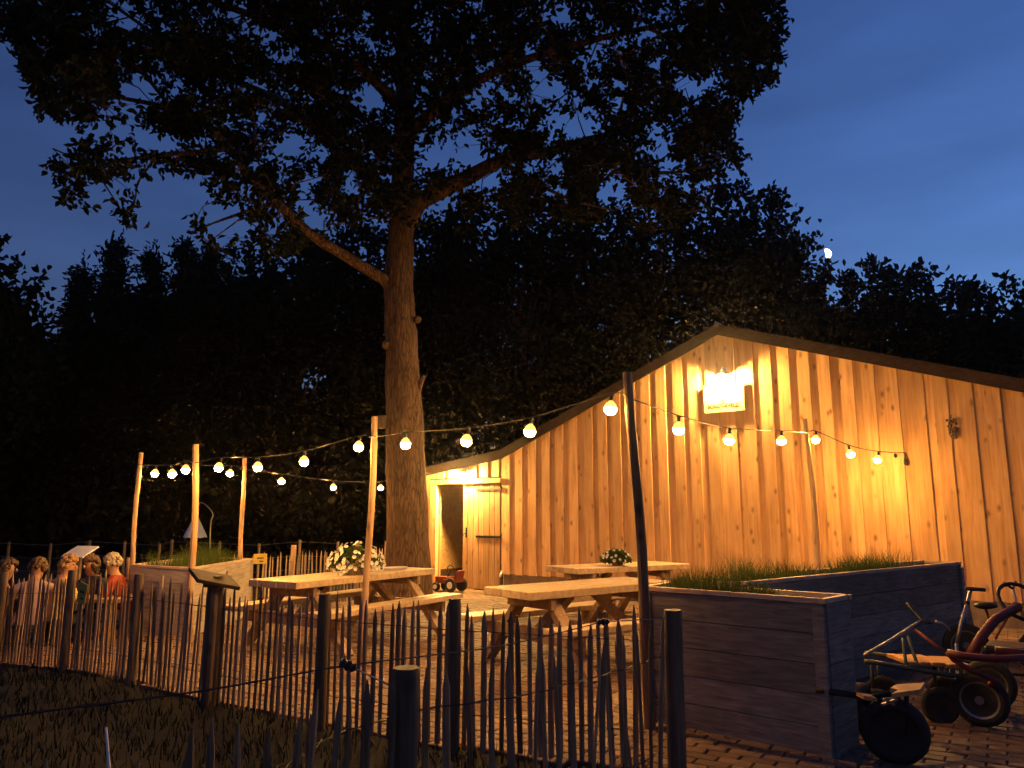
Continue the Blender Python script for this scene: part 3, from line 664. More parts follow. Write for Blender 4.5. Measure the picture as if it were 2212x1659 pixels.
yellow(AT(178, 1281, 7.8), .16, .2, 'yellow warning plate on the dark front fence below the people', R(-35), R(12))
ib = thing('info_board', 'slanted wooden reading board on a post in the front fence', 'board'); c = AT(463, 1251, 6.42)
M = Matrix.Rotation(R(38), 3, 'Z') @ Matrix.Rotation(R(16), 3, 'X') @ Matrix.Rotation(R(14), 3, 'Y')
m = MB(); m.box(c, (.36, .27, .03), M); m.build('panel', 'dark_timber', ib, bevel=.004)
m = MB(); m.box(c - Vector((0, 0, .035)), (.13, .12, .05)); m.build('support_block', 'post_wood', ib)
m = MB(); m.tube([(c.x, c.y, -.1), (c.x, c.y, c.z - .04)], .046, 10); m.build('post', 'post_wood', ib)
ib2 = thing('info_board', 'pale tilted reading board behind the people at the far fence', 'board'); c = AT(173, 1192, 11.4); M = Matrix.Rotation(R(-20), 3, 'Z') @ Matrix.Rotation(R(28), 3, 'X')
m = MB(); m.box(c, (.42, .3, .02), M); m.build('panel', 'pale_cloth', ib2); m = MB(); m.tube([(c.x, c.y, gz(c.x) - .1), (c.x, c.y, c.z - .02)], .04, 8); m.build('post', 'post_wood', ib2)

# ================================================================== planters
def planter(label, cs, H, grassn, gh, planks=5, seed=1, rimmat='rim_wood', soil_drop=.05, grass_t=(0, 1), batten=False, pw='planter_wood'):
    """cs: four corners (x,y) counter-clockwise seen from above, first edge is the face to the camera"""
    t = thing('planter', label, 'planter', 'plank planters round the terrace'); cs = [Vector((c[0], c[1], 0)) for c in cs]; ctr = sum(cs, Vector()) / 4; rr = random.Random(seed)
    g0 = gz(ctr.x); h = (H - .035) / planks
    for i in range(4):
        a, b = cs[i], cs[(i + 1) % 4]; d = (b - a).normalized(); n_ = Vector((d.y, -d.x, 0))
        if n_.dot(ctr - a) > 0: n_ = -n_
        for k_ in range(planks):
            m = MB(); z = g0 + h * (k_ + .5); of = rr.uniform(-.004, .004); m.beam(a + d * .02 - n_ * (.02 + of) + Vector((0, 0, z)), b - d * .02 - n_ * (.02 - of * .5) + Vector((0, 0, z)), .034, h - .005); m.build('plank', pw, t)
        m = MB(); m.beam(a + Vector((0, 0, g0 + H - .0175)) - d * .012 - n_ * .02, b + Vector((0, 0, g0 + H - .0175)) - d * .03 - n_ * .02, .042, .03); m.build('rim', rimmat, t)
        m = MB(); p = a + (ctr - a).normalized() * .05; m.box((p.x, p.y, g0 + H / 2 - .03), (.07, .07, H - .06), Matrix.Rotation(math.atan2(d.y, d.x), 3, 'Z')); m.build('corner_post', pw, t)
        if batten and (b - a).length > 1.1:
            m = MB(); p = a.lerp(b, .55) + n_ * .006; m.beam(p + Vector((0, 0, g0 + .02)), p + Vector((0, 0, g0 + H - .12)), .06, .02, n_); m.build('batten', pw, t)
    ins = [c + (ctr - c) * .07 for c in cs]; m = MB(); m.add([(c.x, c.y, g0 + H - soil_drop - .06) for c in ins], [(0, 1, 2, 3)]); m.build('soil', 'soil', t)
    r2 = np.random.default_rng(seed); A = r2.uniform(.05, .95, (grassn, 2)); A[:, 0] = grass_t[0] + A[:, 0] * (grass_t[1] - grass_t[0])
    c4 = np.array([[c.x, c.y] for c in ins]); Pp = (c4[0] * (1 - A[:, :1]) + c4[1] * A[:, :1]) * (1 - A[:, 1:]) + (c4[3] * (1 - A[:, :1]) + c4[2] * A[:, :1]) * A[:, 1:]
    dens = np.sin(Pp[:, 0] * 5.1 + seed) + np.sin(Pp[:, 1] * 7.3) + r2.normal(0, .8, grassn); Pp = Pp[dens > -.7]
    Pp = np.column_stack([Pp, np.full(len(Pp), g0 + H - soil_drop - .06)]); hh = gh * (1 + .45 * np.sin(Pp[:, 0] * 6 + seed) * np.sin(Pp[:, 1] * 4.0))
    V, F = blades(Pp, hh, .006, r2, .45); o = fast_mesh('grass', V, F, 'planter_grass', t); o['kind'] = 'stuff'
    return t
PH = .97
pA, pB, pC, pD = [G(u, v, PH) for u, v in ((1385, 1265), (1783, 1293), (1836, 1283), (1440, 1257))]
planter('tall plank planter nearest the camera, with sparse grass, right of the backlit pole', [pA, pB, pC, pD], PH, 2600, .16, seed=2, grass_t=(0, .72))
lE, lF = G(1612, 1256, PH), G(2075, 1213, PH); d = (lF - lE).normalized(); nn = Vector((-d.y, d.x, 0))
LP_ = planter('long grass-topped plank planter running towards the barn wall on the right', [lE, lF, lF + nn * .42, lE - d * .35 + nn * .42], PH, 4200, .19, seed=3, grass_t=(-.1, .84))
m = MB(); ft = Vector((lF.x, lF.y, 0)) + d * .004; m.add([ft + Vector((0, 0, PH - .03)), ft, ft + d * .27, ft + Vector((0, 0, PH - .03)) + nn * .42, ft + nn * .42, ft + d * .27 + nn * .42], [(0, 1, 2), (5, 4, 3), (0, 2, 5, 3), (1, 4, 5, 2), (0, 3, 4, 1)]); m.build('end_brace', 'planter_wood', LP_)
qA, qB, qC = [G(u, v, .85) for u, v in ((281, 1218), (415, 1225), (545, 1205))]
planter('grass-topped plank planter on the left, one face lit, beside the people', [qA, qB, qC, qA + (qC - qB)], .85 - gz(-4.4), 2600, .22, seed=4, soil_drop=.02, batten=True, pw='planter_lit')

# ================================================================== picnic tables
def picnic(label, ctr, ang, ln, wd=.74, H=.77, bh=.47, ev=.075):
    t = thing('picnic_table', label, 'picnic table', 'timber picnic tables on the terrace'); t.location = (ctr[0], ctr[1], gz(ctr[0]) + .02); t.rotation_euler = (0, 0, ang)
    def bx(name, c, sz, M=None, mat='table_wood'):
        m = MB(); m.box(c, sz, M); return m.build(name, mat, t, bevel=.006)
    n = 5; pw = wd / n
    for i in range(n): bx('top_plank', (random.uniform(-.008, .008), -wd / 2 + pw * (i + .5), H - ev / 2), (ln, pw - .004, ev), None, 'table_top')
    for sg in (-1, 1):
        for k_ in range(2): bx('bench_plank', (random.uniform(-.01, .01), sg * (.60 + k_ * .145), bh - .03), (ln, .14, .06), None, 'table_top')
    for ex in (-1, 1):
        x = ex * (ln / 2 - .38)
        for sg in (-1, 1):
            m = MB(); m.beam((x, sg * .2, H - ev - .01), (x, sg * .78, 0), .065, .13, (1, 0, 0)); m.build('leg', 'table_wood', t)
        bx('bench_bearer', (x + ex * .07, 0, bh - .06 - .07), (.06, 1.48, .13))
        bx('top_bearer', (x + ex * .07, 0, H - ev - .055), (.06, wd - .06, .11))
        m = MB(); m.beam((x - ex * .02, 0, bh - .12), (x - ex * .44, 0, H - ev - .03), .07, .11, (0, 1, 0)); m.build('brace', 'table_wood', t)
    return t
def table_from(label, LN, RN, LF, ln):
    a, b, c = [G(*q, .77) for q in (LN, RN, LF)]; d = (b - a).normalized(); n_ = Vector((-d.y, d.x, 0)); ctr = a + d * (ln / 2) + n_ * .37
    return picnic(label, ctr, math.atan2(d.y, d.x), ln)
T1 = table_from('left picnic table with the big white flower basket, near the oak', (640, 1262), (941, 1231), None or (576, 1254), 2.45)
T2 = table_from('front picnic table with a bare pale top, left of the right planter', (1146, 1285), (1446, 1260), (1034, 1273), 2.0)
T3 = table_from('back picnic table with a small flower pot, against the barn wall', (1247, 1232), (1481, 1221), (1206, 1228), 2.0)

def flowers(label, c, rx, ry, rz, nf, fr_, potmat, pr, ph, name, lf=.035):
    t = thing(name, label, 'flowers', 'white flower baskets on the tables'); r2 = np.random.default_rng(nf); c = Vector(c)
    m = MB(); m.lathe([(pr * .75, 0), (pr, ph * .8), (pr * 1.06, ph * .82), (pr * 1.06, ph), (pr * .95, ph), (pr * .9, ph * .85)], c, 16); m.build('pot', potmat, t)
    n = 1500; D = unit(r2.normal(size=(n, 3))); D[:, 2] = np.abs(D[:, 2]) * 1.0 - .15; rad = r2.uniform(.35, 1, n)[:, None] ** .6
    P_ = np.array([[c.x, c.y, c.z + ph * .75]]) + D * rad * np.array([[rx, ry, rz]]); P_[:, 2] = np.maximum(P_[:, 2], c.z + .005)
    V, F = leaves(P_, D + r2.normal(0, .5, (n, 3)), lf, lf * .6, r2); fast_mesh('foliage', V, F, 'petunia_leaf', t)
    fm = MB()
    for k_ in range(6):
        a0 = k_ * math.pi / 3
        fm.add([(0, 0, 0), (math.cos(a0 - .5) * fr_ * .8, math.sin(a0 - .5) * fr_ * .8, fr_ * .4), (math.cos(a0) * fr_, math.sin(a0) * fr_, fr_ * .5), (math.cos(a0 + .5) * fr_ * .8, math.sin(a0 + .5) * fr_ * .8, fr_ * .4)], [(0, 1, 2, 3)])
    me = fm.mesh('flower'); me.materials.append(MATS['petal'])
    for i in range(nf):
        d_ = r2.normal(size=3); d_[2] = abs(d_[2]) * .9 - .12; d_ /= np.linalg.norm(d_); 
        if d_[1] > .35: d_[1] *= -1
        p = Vector((c.x + d_[0] * rx * 1.03, c.y + d_[1] * ry * 1.03, max(c.z + .02, c.z + ph * .75 + d_[2] * rz * 1.03)))
        o = bpy.data.objects.new('flower', me); COL.objects.link(o); o.parent = t; o.location = p; o.rotation_mode = 'QUATERNION'; o.rotation_quaternion = (Vector(d_) + Vector((random.gauss(0, .3), random.gauss(0, .3), random.gauss(0, .3)))).to_track_quat('Z', 'Y'); o.scale = (random.uniform(.8, 1.2),) * 3
c = G(768, 1240, .79); flowers('big basket of white flowers on the left picnic table', c, .33, .3, .27, 120, .026, 'wicker', .16, .12, 'flower_basket')
c = G(1331, 1222, .79); flowers('small pot of white flowers on the back picnic table', c, .2, .17, .15, 34, .022, 'terracotta', .12, .1, 'flower_pot', .045)
c = G(852, 1231, .79); m = MB(); m.lathe([(.06, 0), (.13, .004), (.15, .03), (.155, .034), (.145, .03), (.12, .012), (.01, .008)], c, 28, Matrix.Rotation(R(57), 3, 'Z'), sx=1.35, sy=.8)
for k_ in range(28):
    t_ = 2 * math.pi * k_ / 28; m.box(Vector(c) + Matrix.Rotation(R(57), 3, 'Z') @ Vector((math.cos(t_) * .145 * 1.35, math.sin(t_) * .145 * .8, .02)), (.006, .006, .034))
tag(m.build('ribbed_dish', 'dish'), 'low white ribbed oval dish on the left picnic table', 'dish')

# red toy tractor in the doorway
tr = thing('toy_tractor', 'small red ride-on toy tractor parked in the open doorway', 'toy tractor'); base = G(968, 1277, .03); ya = math.atan2(WD.y, WD.x)
Mt = Matrix.Translation(base) @ Matrix.Rotation(ya, 4, 'Z')
def tpart(m, name, mat, smooth=False):
    o = m.build(name, mat, tr, smooth=smooth); o.matrix_world = Mt; return o
m = MB(); m.prism([(-.26, -.09), (.05, -.11), (.05, .11), (-.26, .09)], .15, .27); tpart(m, 'hood', 'red_paint')
m = MB(); m.prism([(.0, -.17), (.3, -.17), (.3, .17), (.0, .17)], .18, .23); m.beam((.26, -.12, .23), (.3, -.12, .38), .03, .02); m.beam((.27, 0, .23), (.31, 0, .40), .22, .025); tpart(m, 'seat', 'red_paint')
for x, r_, yy in ((-.2, .085, .13), (.2, .13, .16)):
    for sg in (-1, 1):
        m = MB(); m.lathe([(r_ * .55, -.03), (r_ * .95, -.03), (r_, -.015), (r_, .015), (r_ * .95, .03), (r_ * .55, .03)], (x, sg * yy, r_), 16, Matrix.Rotation(R(90), 3, 'X')); w_ = tpart(m, 'wheel', 'rubber')
        m = MB(); m.lathe([(r_ * .5, -.02), (r_ * .54, .0), (r_ * .5, .034 if sg < 0 else .02)], (x, sg * (yy + .004), r_), 12, Matrix.Rotation(R(90), 3, 'X')); h_ = tpart(m, 'hub', 'white_paint')
m = MB(); m.tube([(-.02, 0, .26), (.06, 0, .4)], .012, 6); pts = [Vector((.06, 0, .4)) + Vector((.03 * math.sin(t) * -.6, .1 * math.cos(t), .09 * math.sin(t))) for t in [i * math.pi / 6 for i in range(13)]]; m.tube(pts, .01, 5); tpart(m, 'steering_wheel', 'black_plastic')

# ================================================================== karts at the right
def wheel(parent, c, r, w, axis, rim='steel', spokes=5, hubr=.35):
    c = Vector(c); q = Vector(axis).to_track_quat('Z', 'Y').to_matrix(); m = MB(); prof = []
    for i in range(9):
        a = math.pi * (i / 8) ; prof.append((r - w / 2 + math.sin(a) * w / 2, -math.cos(a) * w / 2))
    prof = [(r * .66, -w * .35)] + prof + [(r * .66, w * .35)]
    m.lathe(prof, c, 24, q); ty = m.build('wheel', 'rubber', parent, smooth=True)
    m = MB(); m.lathe([(r * .55, -w * .3), (r * .68, -w * .42), (r * .68, w * .42), (r * .55, w * .3)], c, 24, q); m.lathe([(.001, -w * .5), (r * .16, -w * .5), (r * .16, w * .5), (.001, w * .5)], c, 10, q)
    for k_ in range(spokes):
        a = 2 * math.pi * k_ / spokes; m.beam(c, c + q @ Vector((math.cos(a) * r * .6, math.sin(a) * r * .6, 0)), r * .16, w * .4, q @ Vector((0, 0, 1)))
    m.build('rim', rim, ty)
# A: red pedal kart, far right
ka = thing('pedal_kart', 'red pedal go-kart with a spoked front wheel at the right edge', 'go-kart', 'ride-on carts parked at the right')
wc = AT(2117, 1511, 5.75); r_ = wc.z - .015; fw = Vector((.80, -.60, 0)); sd_ = Vector((.6, .8, 0))
wheel(ka, wc, r_, .085, sd_)
wheel(ka, wc + sd_ * .62, r_, .085, sd_); wheel(ka, wc + fw * 1.05, r_, .085, sd_); wheel(ka, wc + fw * 1.05 + sd_ * .62, r_, .085, sd_)
mid = wc + sd_ * .31
def tb(name, mat, pts, r, parent, n=7): m = MB(); m.tube(pts, r, n); return m.build(name, mat, parent, smooth=True)
tb('axle', 'black_iron', [wc, wc + sd_ * .62], .014, ka); tb('axle', 'black_iron', [wc + fw * 1.05, wc + fw * 1.05 + sd_ * .62], .014, ka)
q = [AT(2046, 1410, 5.5), AT(2085, 1418, 5.45), AT(2150, 1424, 5.4), AT(2240, 1420, 5.35)]
tb('frame', 'red_paint', q, .026, ka)
tb('frame', 'red_paint', [AT(2046, 1408, 5.52), AT(2060, 1425, 5.5), AT(2090, 1445, 5.45), AT(2150, 1470, 5.4), mid + Vector((0, 0, .02))], .02, ka)
tb('fork', 'red_paint', [AT(2098, 1412, 5.55), AT(2122, 1372, 5.6), AT(2150, 1338, 5.65), AT(2200, 1310, 5.75)], .034, ka)
tb('side_bar', 'red_paint', [AT(2150, 1405, 5.6), AT(2240, 1415, 5.5)], .03, ka)
pts = []
ct = AT(2205, 1300, 5.78); 
for i in range(17): a = 2 * math.pi * i / 16; pts.append(ct + Vector((math.cos(a) * .15, math.sin(a) * .1, math.sin(a) * .12)))
tb('steering_wheel', 'black_plastic', pts, .014, ka)
m = MB(); cs_ = AT(2190, 1400, 5.75); m.box(cs_, (.34, .34, .05), Matrix.Rotation(R(-37), 3, 'Z')); m.box(cs_ + Vector((.18, -.02, .18)), (.06, .34, .34), Matrix.Rotation(R(-37), 3, 'Z')); m.build('seat', 'black_plastic', ka, bevel=.015)
# B: green pull cart with a steel handle and wooden deck
kb = thing('pull_cart', 'green tube cart with pale deck boards and a long steel handle beside the planter', 'cart', 'ride-on carts parked at the right')
tb('frame', 'green_paint', [AT(1868, 1428, 5.75), AT(1930, 1438, 5.75), AT(2000, 1450, 5.75), AT(2075, 1462, 5.75)], .017, kb)
tb('frame', 'green_paint', [AT(1868, 1410, 6.2), AT(2075, 1436, 6.2)], .017, kb)
tb('handle', 'steel', [AT(1866, 1416, 5.78), AT(1920, 1385, 5.9), AT(1985, 1344, 6.05), AT(1992, 1340, 6.06)], .012, kb)
tb('grip', 'black_plastic', [AT(1959, 1302, 6.2), AT(1972, 1318, 6.15), AT(1992, 1340, 6.06), AT(2010, 1345, 6.0)], .016, kb)
tb('brace', 'green_paint', [AT(1950, 1380, 5.95), AT(1958, 1440, 5.76)], .012, kb); tb('brace', 'green_paint', [AT(1962, 1375, 5.95), AT(1985, 1446, 5.76)], .012, kb); tb('brace', 'red_paint', [AT(1975, 1360, 6.0), AT(2046, 1410, 5.8)], .014, kb)
for u0, u1, dv in ((1938, 1957, 0), (1960, 1984, 1), (1988, 2016, 2), (2022, 2070, 6)):
    a, b = AT(u0, 1424 + dv, 5.95), AT(u1, 1425 + dv, 5.95); m = MB(); m.beam(a, b, .34, .03); m.build('deck_board', 'light_plank', kb, bevel=.005)
for u, v, Y in ((1893, 1500, 5.8), (2030, 1505, 5.85), (1905, 1480, 6.25), (2040, 1485, 6.25)):
    w_ = AT(u, v, Y); wheel(kb, (w_.x, w_.y, .135), .13, .05, (.25, 1, 0), rim='black_iron'); tb('wheel_stay', 'black_iron', [Vector((w_.x, w_.y + .045, .135)), Vector((w_.x, w_.y + .045, AT(1950, 1440, Y).z))], .011, kb)
# C: low wooden-pedal cart in front
kc = thing('balance_cart', 'low cart with a big black wheel and an orange wooden saddle board, nearest the camera', 'cart', 'ride-on carts parked at the right')
wc2 = AT(1930, 1540, 4.95); wheel(kc, (wc2.x, wc2.y, .2), .195, .1, (.45, .9, 0), rim='black_iron', spokes=4)
wheel(kc, (wc2.x + .12, wc2.y + .72, .17), .165, .09, (.75, -.66, 0), rim='black_iron', spokes=4)
sq = [AT(1922, 1478, 4.95), AT(1935, 1474, 5.05), AT(1998, 1484, 5.1), AT(1990, 1502, 4.92), AT(1984, 1508, 4.9), AT(1925, 1494, 4.8), AT(1940, 1486, 4.9)]
zc = sum(p.z for p in sq) / len(sq); m = MB(); m.prism([(p.x, p.y) for p in sq], zc - .018, zc + .008); m.build('saddle_board', 'light_plank', kc)
tb('frame', 'black_iron', [Vector((wc2.x - .42, wc2.y + .12, zc - .03)), Vector((wc2.x - .1, wc2.y + .05, zc - .06)), Vector((wc2.x + .1, wc2.y + .1, zc - .03)), Vector((wc2.x + .12, wc2.y + .72, .2))], .02, kc)
tb('fork', 'black_iron', [Vector((wc2.x + .06, wc2.y - .06, zc - .02)), Vector((wc2.x + .045, wc2.y - .05, .2))], .014, kc)
m = MB(); m.beam(AT(1858, 1503, 4.85), AT(1886, 1508, 4.85), .1, .02); m.build('pedal', 'light_plank', kc)
m = MB(); m.beam(AT(1906, 1522, 4.8), AT(1936, 1512, 4.8), .012, .012); m.beam(AT(1908, 1511, 4.8), AT(1932, 1522, 4.8), .012, .012); m.build('axle_nut', 'steel', kc)
# D: kick scooter leaning at the planter end
kd = thing('kick_scooter', 'kick scooter with an upright silver stem against the barn wall', 'scooter', 'ride-on carts parked at the right')
st = [AT(2097, 1274, 7.4), AT(2090, 1300, 7.35), AT(2076, 1345, 7.3), AT(2066, 1390, 7.25)]
tb('stem', 'steel', st, .017, kd); foot = Vector((st[-1].x - .02, st[-1].y, .1)); tb('stem', 'steel', [st[-1], foot], .017, kd)
tb('handlebar', 'black_plastic', [st[0] + Vector((-.06, -.02, .015)), st[0] + Vector((.12, -.02, .0))], .018, kd)
tb('collar', 'black_iron', [st[1], st[1].lerp(st[2], .12)], .024, kd)
wheel(kd, foot, .095, .03, (.3, .95, 0), rim='white_paint'); wheel(kd, foot + Vector((.7, -.2, 0)), .095, .03, (.3, .95, 0), rim='white_paint')
m = MB(); m.beam(foot + Vector((.06, -.02, .02)), foot + Vector((.68, -.2, .0)), .1, .025); m.build('deck', 'black_iron', kd)
tb('mudguard', 'steel', [AT(2020, 1343, 6.9), AT(2036, 1347, 6.9), AT(2052, 1362, 6.9)], .014, kd)
# E: bike frame behind, at the frame edge
ke = thing('child_bike', 'dark child bicycle with thin frame tubes at the right edge by the wall', 'bicycle', 'ride-on carts parked at the right')
b0, b1 = AT(2085, 1370, 7.9), AT(2250, 1385, 7.5)
for c_ in (b0, b1): wheel(ke, (c_.x, c_.y, .22), .215, .04, (.25, 1, 0), spokes=8)
c0 = Vector((b0.x, b0.y, .22)); c1 = Vector((b1.x, b1.y, .22)); hd = AT(2195, 1300, 7.65); se = AT(2130, 1315, 7.8)
tb('frame', 'red_paint', [c0, AT(2140, 1355, 7.8), hd], .014, ke); tb('frame', 'red_paint', [se, AT(2150, 1380, 7.75), hd], .014, ke); tb('fork', 'steel', [c1, hd, hd + Vector((-.02, 0, .12))], .014, ke)
tb('handlebar', 'black_iron', [hd + Vector((-.16, -.12, .16)), hd + Vector((-.1, 0, .18)), hd + Vector((-.02, 0, .12)), hd + Vector((.08, .1, .18))], .013, ke)
m = MB(); m.ball(se + Vector((0, 0, .03)), .1, 10, 6, (1.2, .7, .35)); m.build('saddle', 'black_plastic', ke, smooth=True)

# ================================================================== people at the left table
def skin_mesh(V, E, rad, root=0, sub=2):
    me = bpy.data.meshes.new('b'); me.from_pydata(V, E, []); o = bpy.data.objects.new('b', me); COL.objects.link(o)
    o.modifiers.new('s', 'SKIN'); sv = me.skin_vertices[0].data
    for i, r_ in enumerate(rad): sv[i].radius = (r_, r_) if not hasattr(r_, '__len__') else r_
    sv[root].use_root = True
    mod = o.modifiers.new('d', 'SUBSURF'); mod.levels = sub; mod.render_levels = sub
    out = bpy.data.meshes.new_from_object(o.evaluated_get(bpy.context.evaluated_depsgraph_get())); bpy.data.objects.remove(o); return out
def person(label, loc, yaw, seat, shirt, hair, hand_l, hand_r, head_dir=(0, 1), long_hair=False, lean=.12, sleeve=1.0):
    t = thing('person', label, 'person', 'people sitting at the left'); V, E, Rr = [], [], []
    def nd(p, r, par=None):
        V.append(tuple(p)); Rr.append(r)
        if par is not None: E.append((par, len(V) - 1))
        return len(V) - 1
    s = seat
    pel = nd((0, 0, s + .11), (.15, .12)); wa = nd((0, lean * .3, s + .27), (.135, .1), pel); ch = nd((0, lean * .7, s + .44), (.16, .11), wa); nb = nd((0, lean, s + .56), (.085, .075), ch); nk = nd((0, lean + .015, s + .605), .058, nb)
    hx, hy = head_dir; hd = nd((hx * .015, lean + .03 + hy * .012, s + .655), (.07, .078), nk); hm = nd((hx * .02, lean + .035 + hy * .015, s + .73), (.08, .094), hd); nd((hx * .01, lean + .02 + hy * .01, s + .81), (.062, .075), hm)
    for sg, hand in ((-1, hand_l), (1, hand_r)):
        cl = nd((sg * .1, lean * .95, s + .53), .075, ch); sh = nd((sg * .19, lean * .85, s + .51), .062, cl); hv = Vector(hand); shv = Vector(V[sh])
        el = shv.lerp(hv, .5) + Vector((sg * .09, -.06, -.10)); e_ = nd(el, .045, sh); w_ = nd(el.lerp(hv, .86), .03, e_); pm = nd(hv, (.036, .02), w_)
        dv = (hv - el).normalized(); sdv = dv.cross(Vector((0, 0, 1))).normalized()
        for f_, ln_ in ((-1.1, .055), (-.4, .08), (.3, .085), (1.0, .07)):
            k1 = nd(hv + dv * .045 + sdv * f_ * .021, .0095, pm); k2 = nd(hv + dv * (.045 + ln_ * .6) + sdv * f_ * .023 + Vector((0, 0, -.012)), .0085, k1); nd(hv + dv * (.045 + ln_ * .9) + sdv * f_ * .023 + Vector((0, 0, -.035)), .0075, k2)
        th = nd(hv + sdv * (-sg) * .03 + dv * .01, .011, pm); nd(hv + sdv * (-sg) * .052 + dv * .045, .009, th)
        hp = nd((sg * .1, .03, s + .08), .095, pel); kn = nd((sg * .14, .44, s + .07), .062, hp); an = nd((sg * .14, .42, .09), .042, kn); ft = nd((sg * .15, .5, .045), .04, an); nd((sg * .155, .6, .035), .032, ft)
    me = skin_mesh(V, E, Rr); me.name = 'body'
    for mt in (shirt, 'skin', 'cloth_jeans', 'black_plastic'): me.materials.append(MATS[mt])
    me.polygons.foreach_set('use_smooth', [True] * len(me.polygons))
    for p in me.polygons:
        c_ = p.center; i = 0
        if c_.z > s + .585 and abs(c_.x) < .14: i = 1
        elif c_.z < s + .2 and (c_.y > .06 or c_.z < s + .1) and abs(c_.x) < .26: i = 2
        for hv in (Vector(hand_l), Vector(hand_r)):
            if (c_ - hv).length < .13 * sleeve: i = 1
        if c_.z < .085: i = 3
        p.material_index = i
    ob = link('body', me, None, t)
    hc = Vector(V[hm]); f = Vector((hx, hy, 0)).normalized(); rt = Vector((f.y, -f.x, 0))
    # face: nose, eyes, mouth, ears
    m = MB(); m.ball(hc + f * .098 + Vector((0, 0, -.02)), .016, 8, 5, (1, 1, 1.5)); 
    for sg in (-1, 1): m.ball(hc + rt * sg * .083 + Vector((0, 0, -.01)), .02, 8, 5, (.6, .9, 1.5))
    m.build('nose_and_ears', 'skin', t, smooth=True)
    m = MB()
    for sg in (-1, 1): m.ball(hc + f * .086 + rt * sg * .033 + Vector((0, 0, .008)), .009, 6, 4)
    m.beam(hc + f * .088 - rt * .022 + Vector((0, 0, -.062)), hc + f * .088 + rt * .022 + Vector((0, 0, -.062)), .006, .006); m.build('eyes_and_mouth', 'eye', t)
    m = MB(); rr = random.Random(len(label))
    for i in range(130):
        d_ = Vector((rr.gauss(0, 1), rr.gauss(0, 1), rr.gauss(.35, 1))).normalized()
        if d_.dot(f) > .35 and d_.z < .45: continue
        if d_.z < (-.75 if long_hair else -.3): continue
        p = hc + Vector((d_.x * .088, d_.y * .1, d_.z * .105 + .012)); m.ball(p, rr.uniform(.022, .034), 6, 4)
    if long_hair:
        for i in range(60):
            a = rr.uniform(-1.2, 1.2); d_ = -f * math.cos(a) + rt * math.sin(a); m.ball(hc + d_ * rr.uniform(.06, .095) + Vector((0, 0, rr.uniform(-.2, .0))), rr.uniform(.022, .034), 6, 4)
    m.build('hair', hair, t, smooth=True)
    ho = Matrix.Rotation(yaw, 3, 'Z') @ Vector((hc.x, hc.y, 0)); t.location = (loc[0] - ho.x, loc[1] - ho.y, gz(loc[0]) + .015); t.rotation_euler = (0, 0, yaw); return t
def seat_at(u, vhead, Y):  # head centre pixel -> location, seat height
    p = AT(u, vhead, Y); return p, max(.2, p.z - gz(p.x) - .83)
p, s_ = seat_at(83, 1212, 9.75); person('person in a pale pink shirt with brown hair, seen from behind', p, R(20), s_, 'cloth_pink', 'hair_brown', (-.2, .36, s_ + .32), (.22, .36, s_ + .32))
p, s_ = seat_at(150, 1206, 9.85); person('person in a yellow top with dark reddish hair, turned to the right', p, R(-35), s_, 'cloth_yellow', 'hair_blond', (-.18, .38, s_ + .32), (.2, .36, s_ + .33), head_dir=(.9, .5), long_hair=True)
p, s_ = seat_at(244, 1205, 10.2); person('person in a red shirt with light grey hair, leaning on one elbow', p, R(100), s_, 'cloth_red', 'hair_grey', (-.2, .34, s_ + .30), (.10, .22, s_ + .62), head_dir=(.5, .85), lean=.18)
p, s_ = seat_at(196, 1218, 10.35); person('person in a dark jacket between the yellow and the red shirt', p, R(160), s_, 'cloth_grey', 'hair_brown', (-.2, .36, s_ + .32), (.2, .36, s_ + .32), long_hair=True)
p, s_ = seat_at(18, 1214, 9.85); person('person in a coral top cut off by the left edge of the picture', p, R(-70), s_, 'cloth_coral', 'hair_brown', (-.2, .38, s_ + .40), (.2, .38, s_ + .55), head_dir=(0, 1))
# bench and table they sit at
pt = thing('garden_table', 'low wooden table among the sitting people behind the front fence', 'table'); c = AT(140, 1262, 10.0); g_ = gz(c.x)
for i in range(4):
    m = MB(); m.box((c.x, c.y - .22 + i * .15, g_ + .56), (1.7, .14, .04)); m.build('top_plank', 'table_wood', pt)
for sx in (-.7, .7):
    for sy in (-.2, .2): m = MB(); m.beam((c.x + sx, c.y + sy, g_), (c.x + sx, c.y + sy, g_ + .54), .07, .07, (0, 1, 0)); m.build('leg', 'table_wood', pt)

# ================================================================== pale canopy and wire fence in the field beyond
cn = thing('canopy', 'pale conical cloth canopy hanging from a bent rod in the dark field', 'canopy'); Yc = 22.0
a, b, tp = AT(397, 1161, Yc), AT(446, 1161, Yc), AT(424, 1108, Yc); cx = (a.x + b.x) / 2; rad = (b.x - a.x) / 2; m = MB(); n = 24; vs_ = []
for k_ in range(n):
    t_ = 2 * math.pi * k_ / n; vs_.append((cx + math.cos(t_) * rad * 1.0, Yc + math.sin(t_) * rad, a.z + .02 * math.sin(k_ * 2.3)))
for k_ in range(n):
    t_ = 2 * math.pi * k_ / n; vs_.append((cx + math.cos(t_) * rad * .93, Yc + math.sin(t_) * rad * .93, a.z + .07))
vs_.append((tp.x, Yc, tp.z)); m.add(vs_, [(k_, (k_ + 1) % n, n + (k_ + 1) % n, n + k_) for k_ in range(n)] + [(n + k_, n + (k_ + 1) % n, 2 * n) for k_ in range(n)]); m.build('cone', 'pale_cloth', cn)
m = MB(); bp_ = AT(455, 1170, Yc + .1); m.tube(catmull([Vector((bp_.x + .02, Yc + .1, -.2)), AT(455, 1135, Yc + .1), AT(460, 1112, Yc + .1), AT(448, 1094, Yc + .1), AT(432, 1086, Yc + .05), Vector((tp.x, Yc, tp.z))], 4), .018, 6); m.build('rod', 'steel', cn)
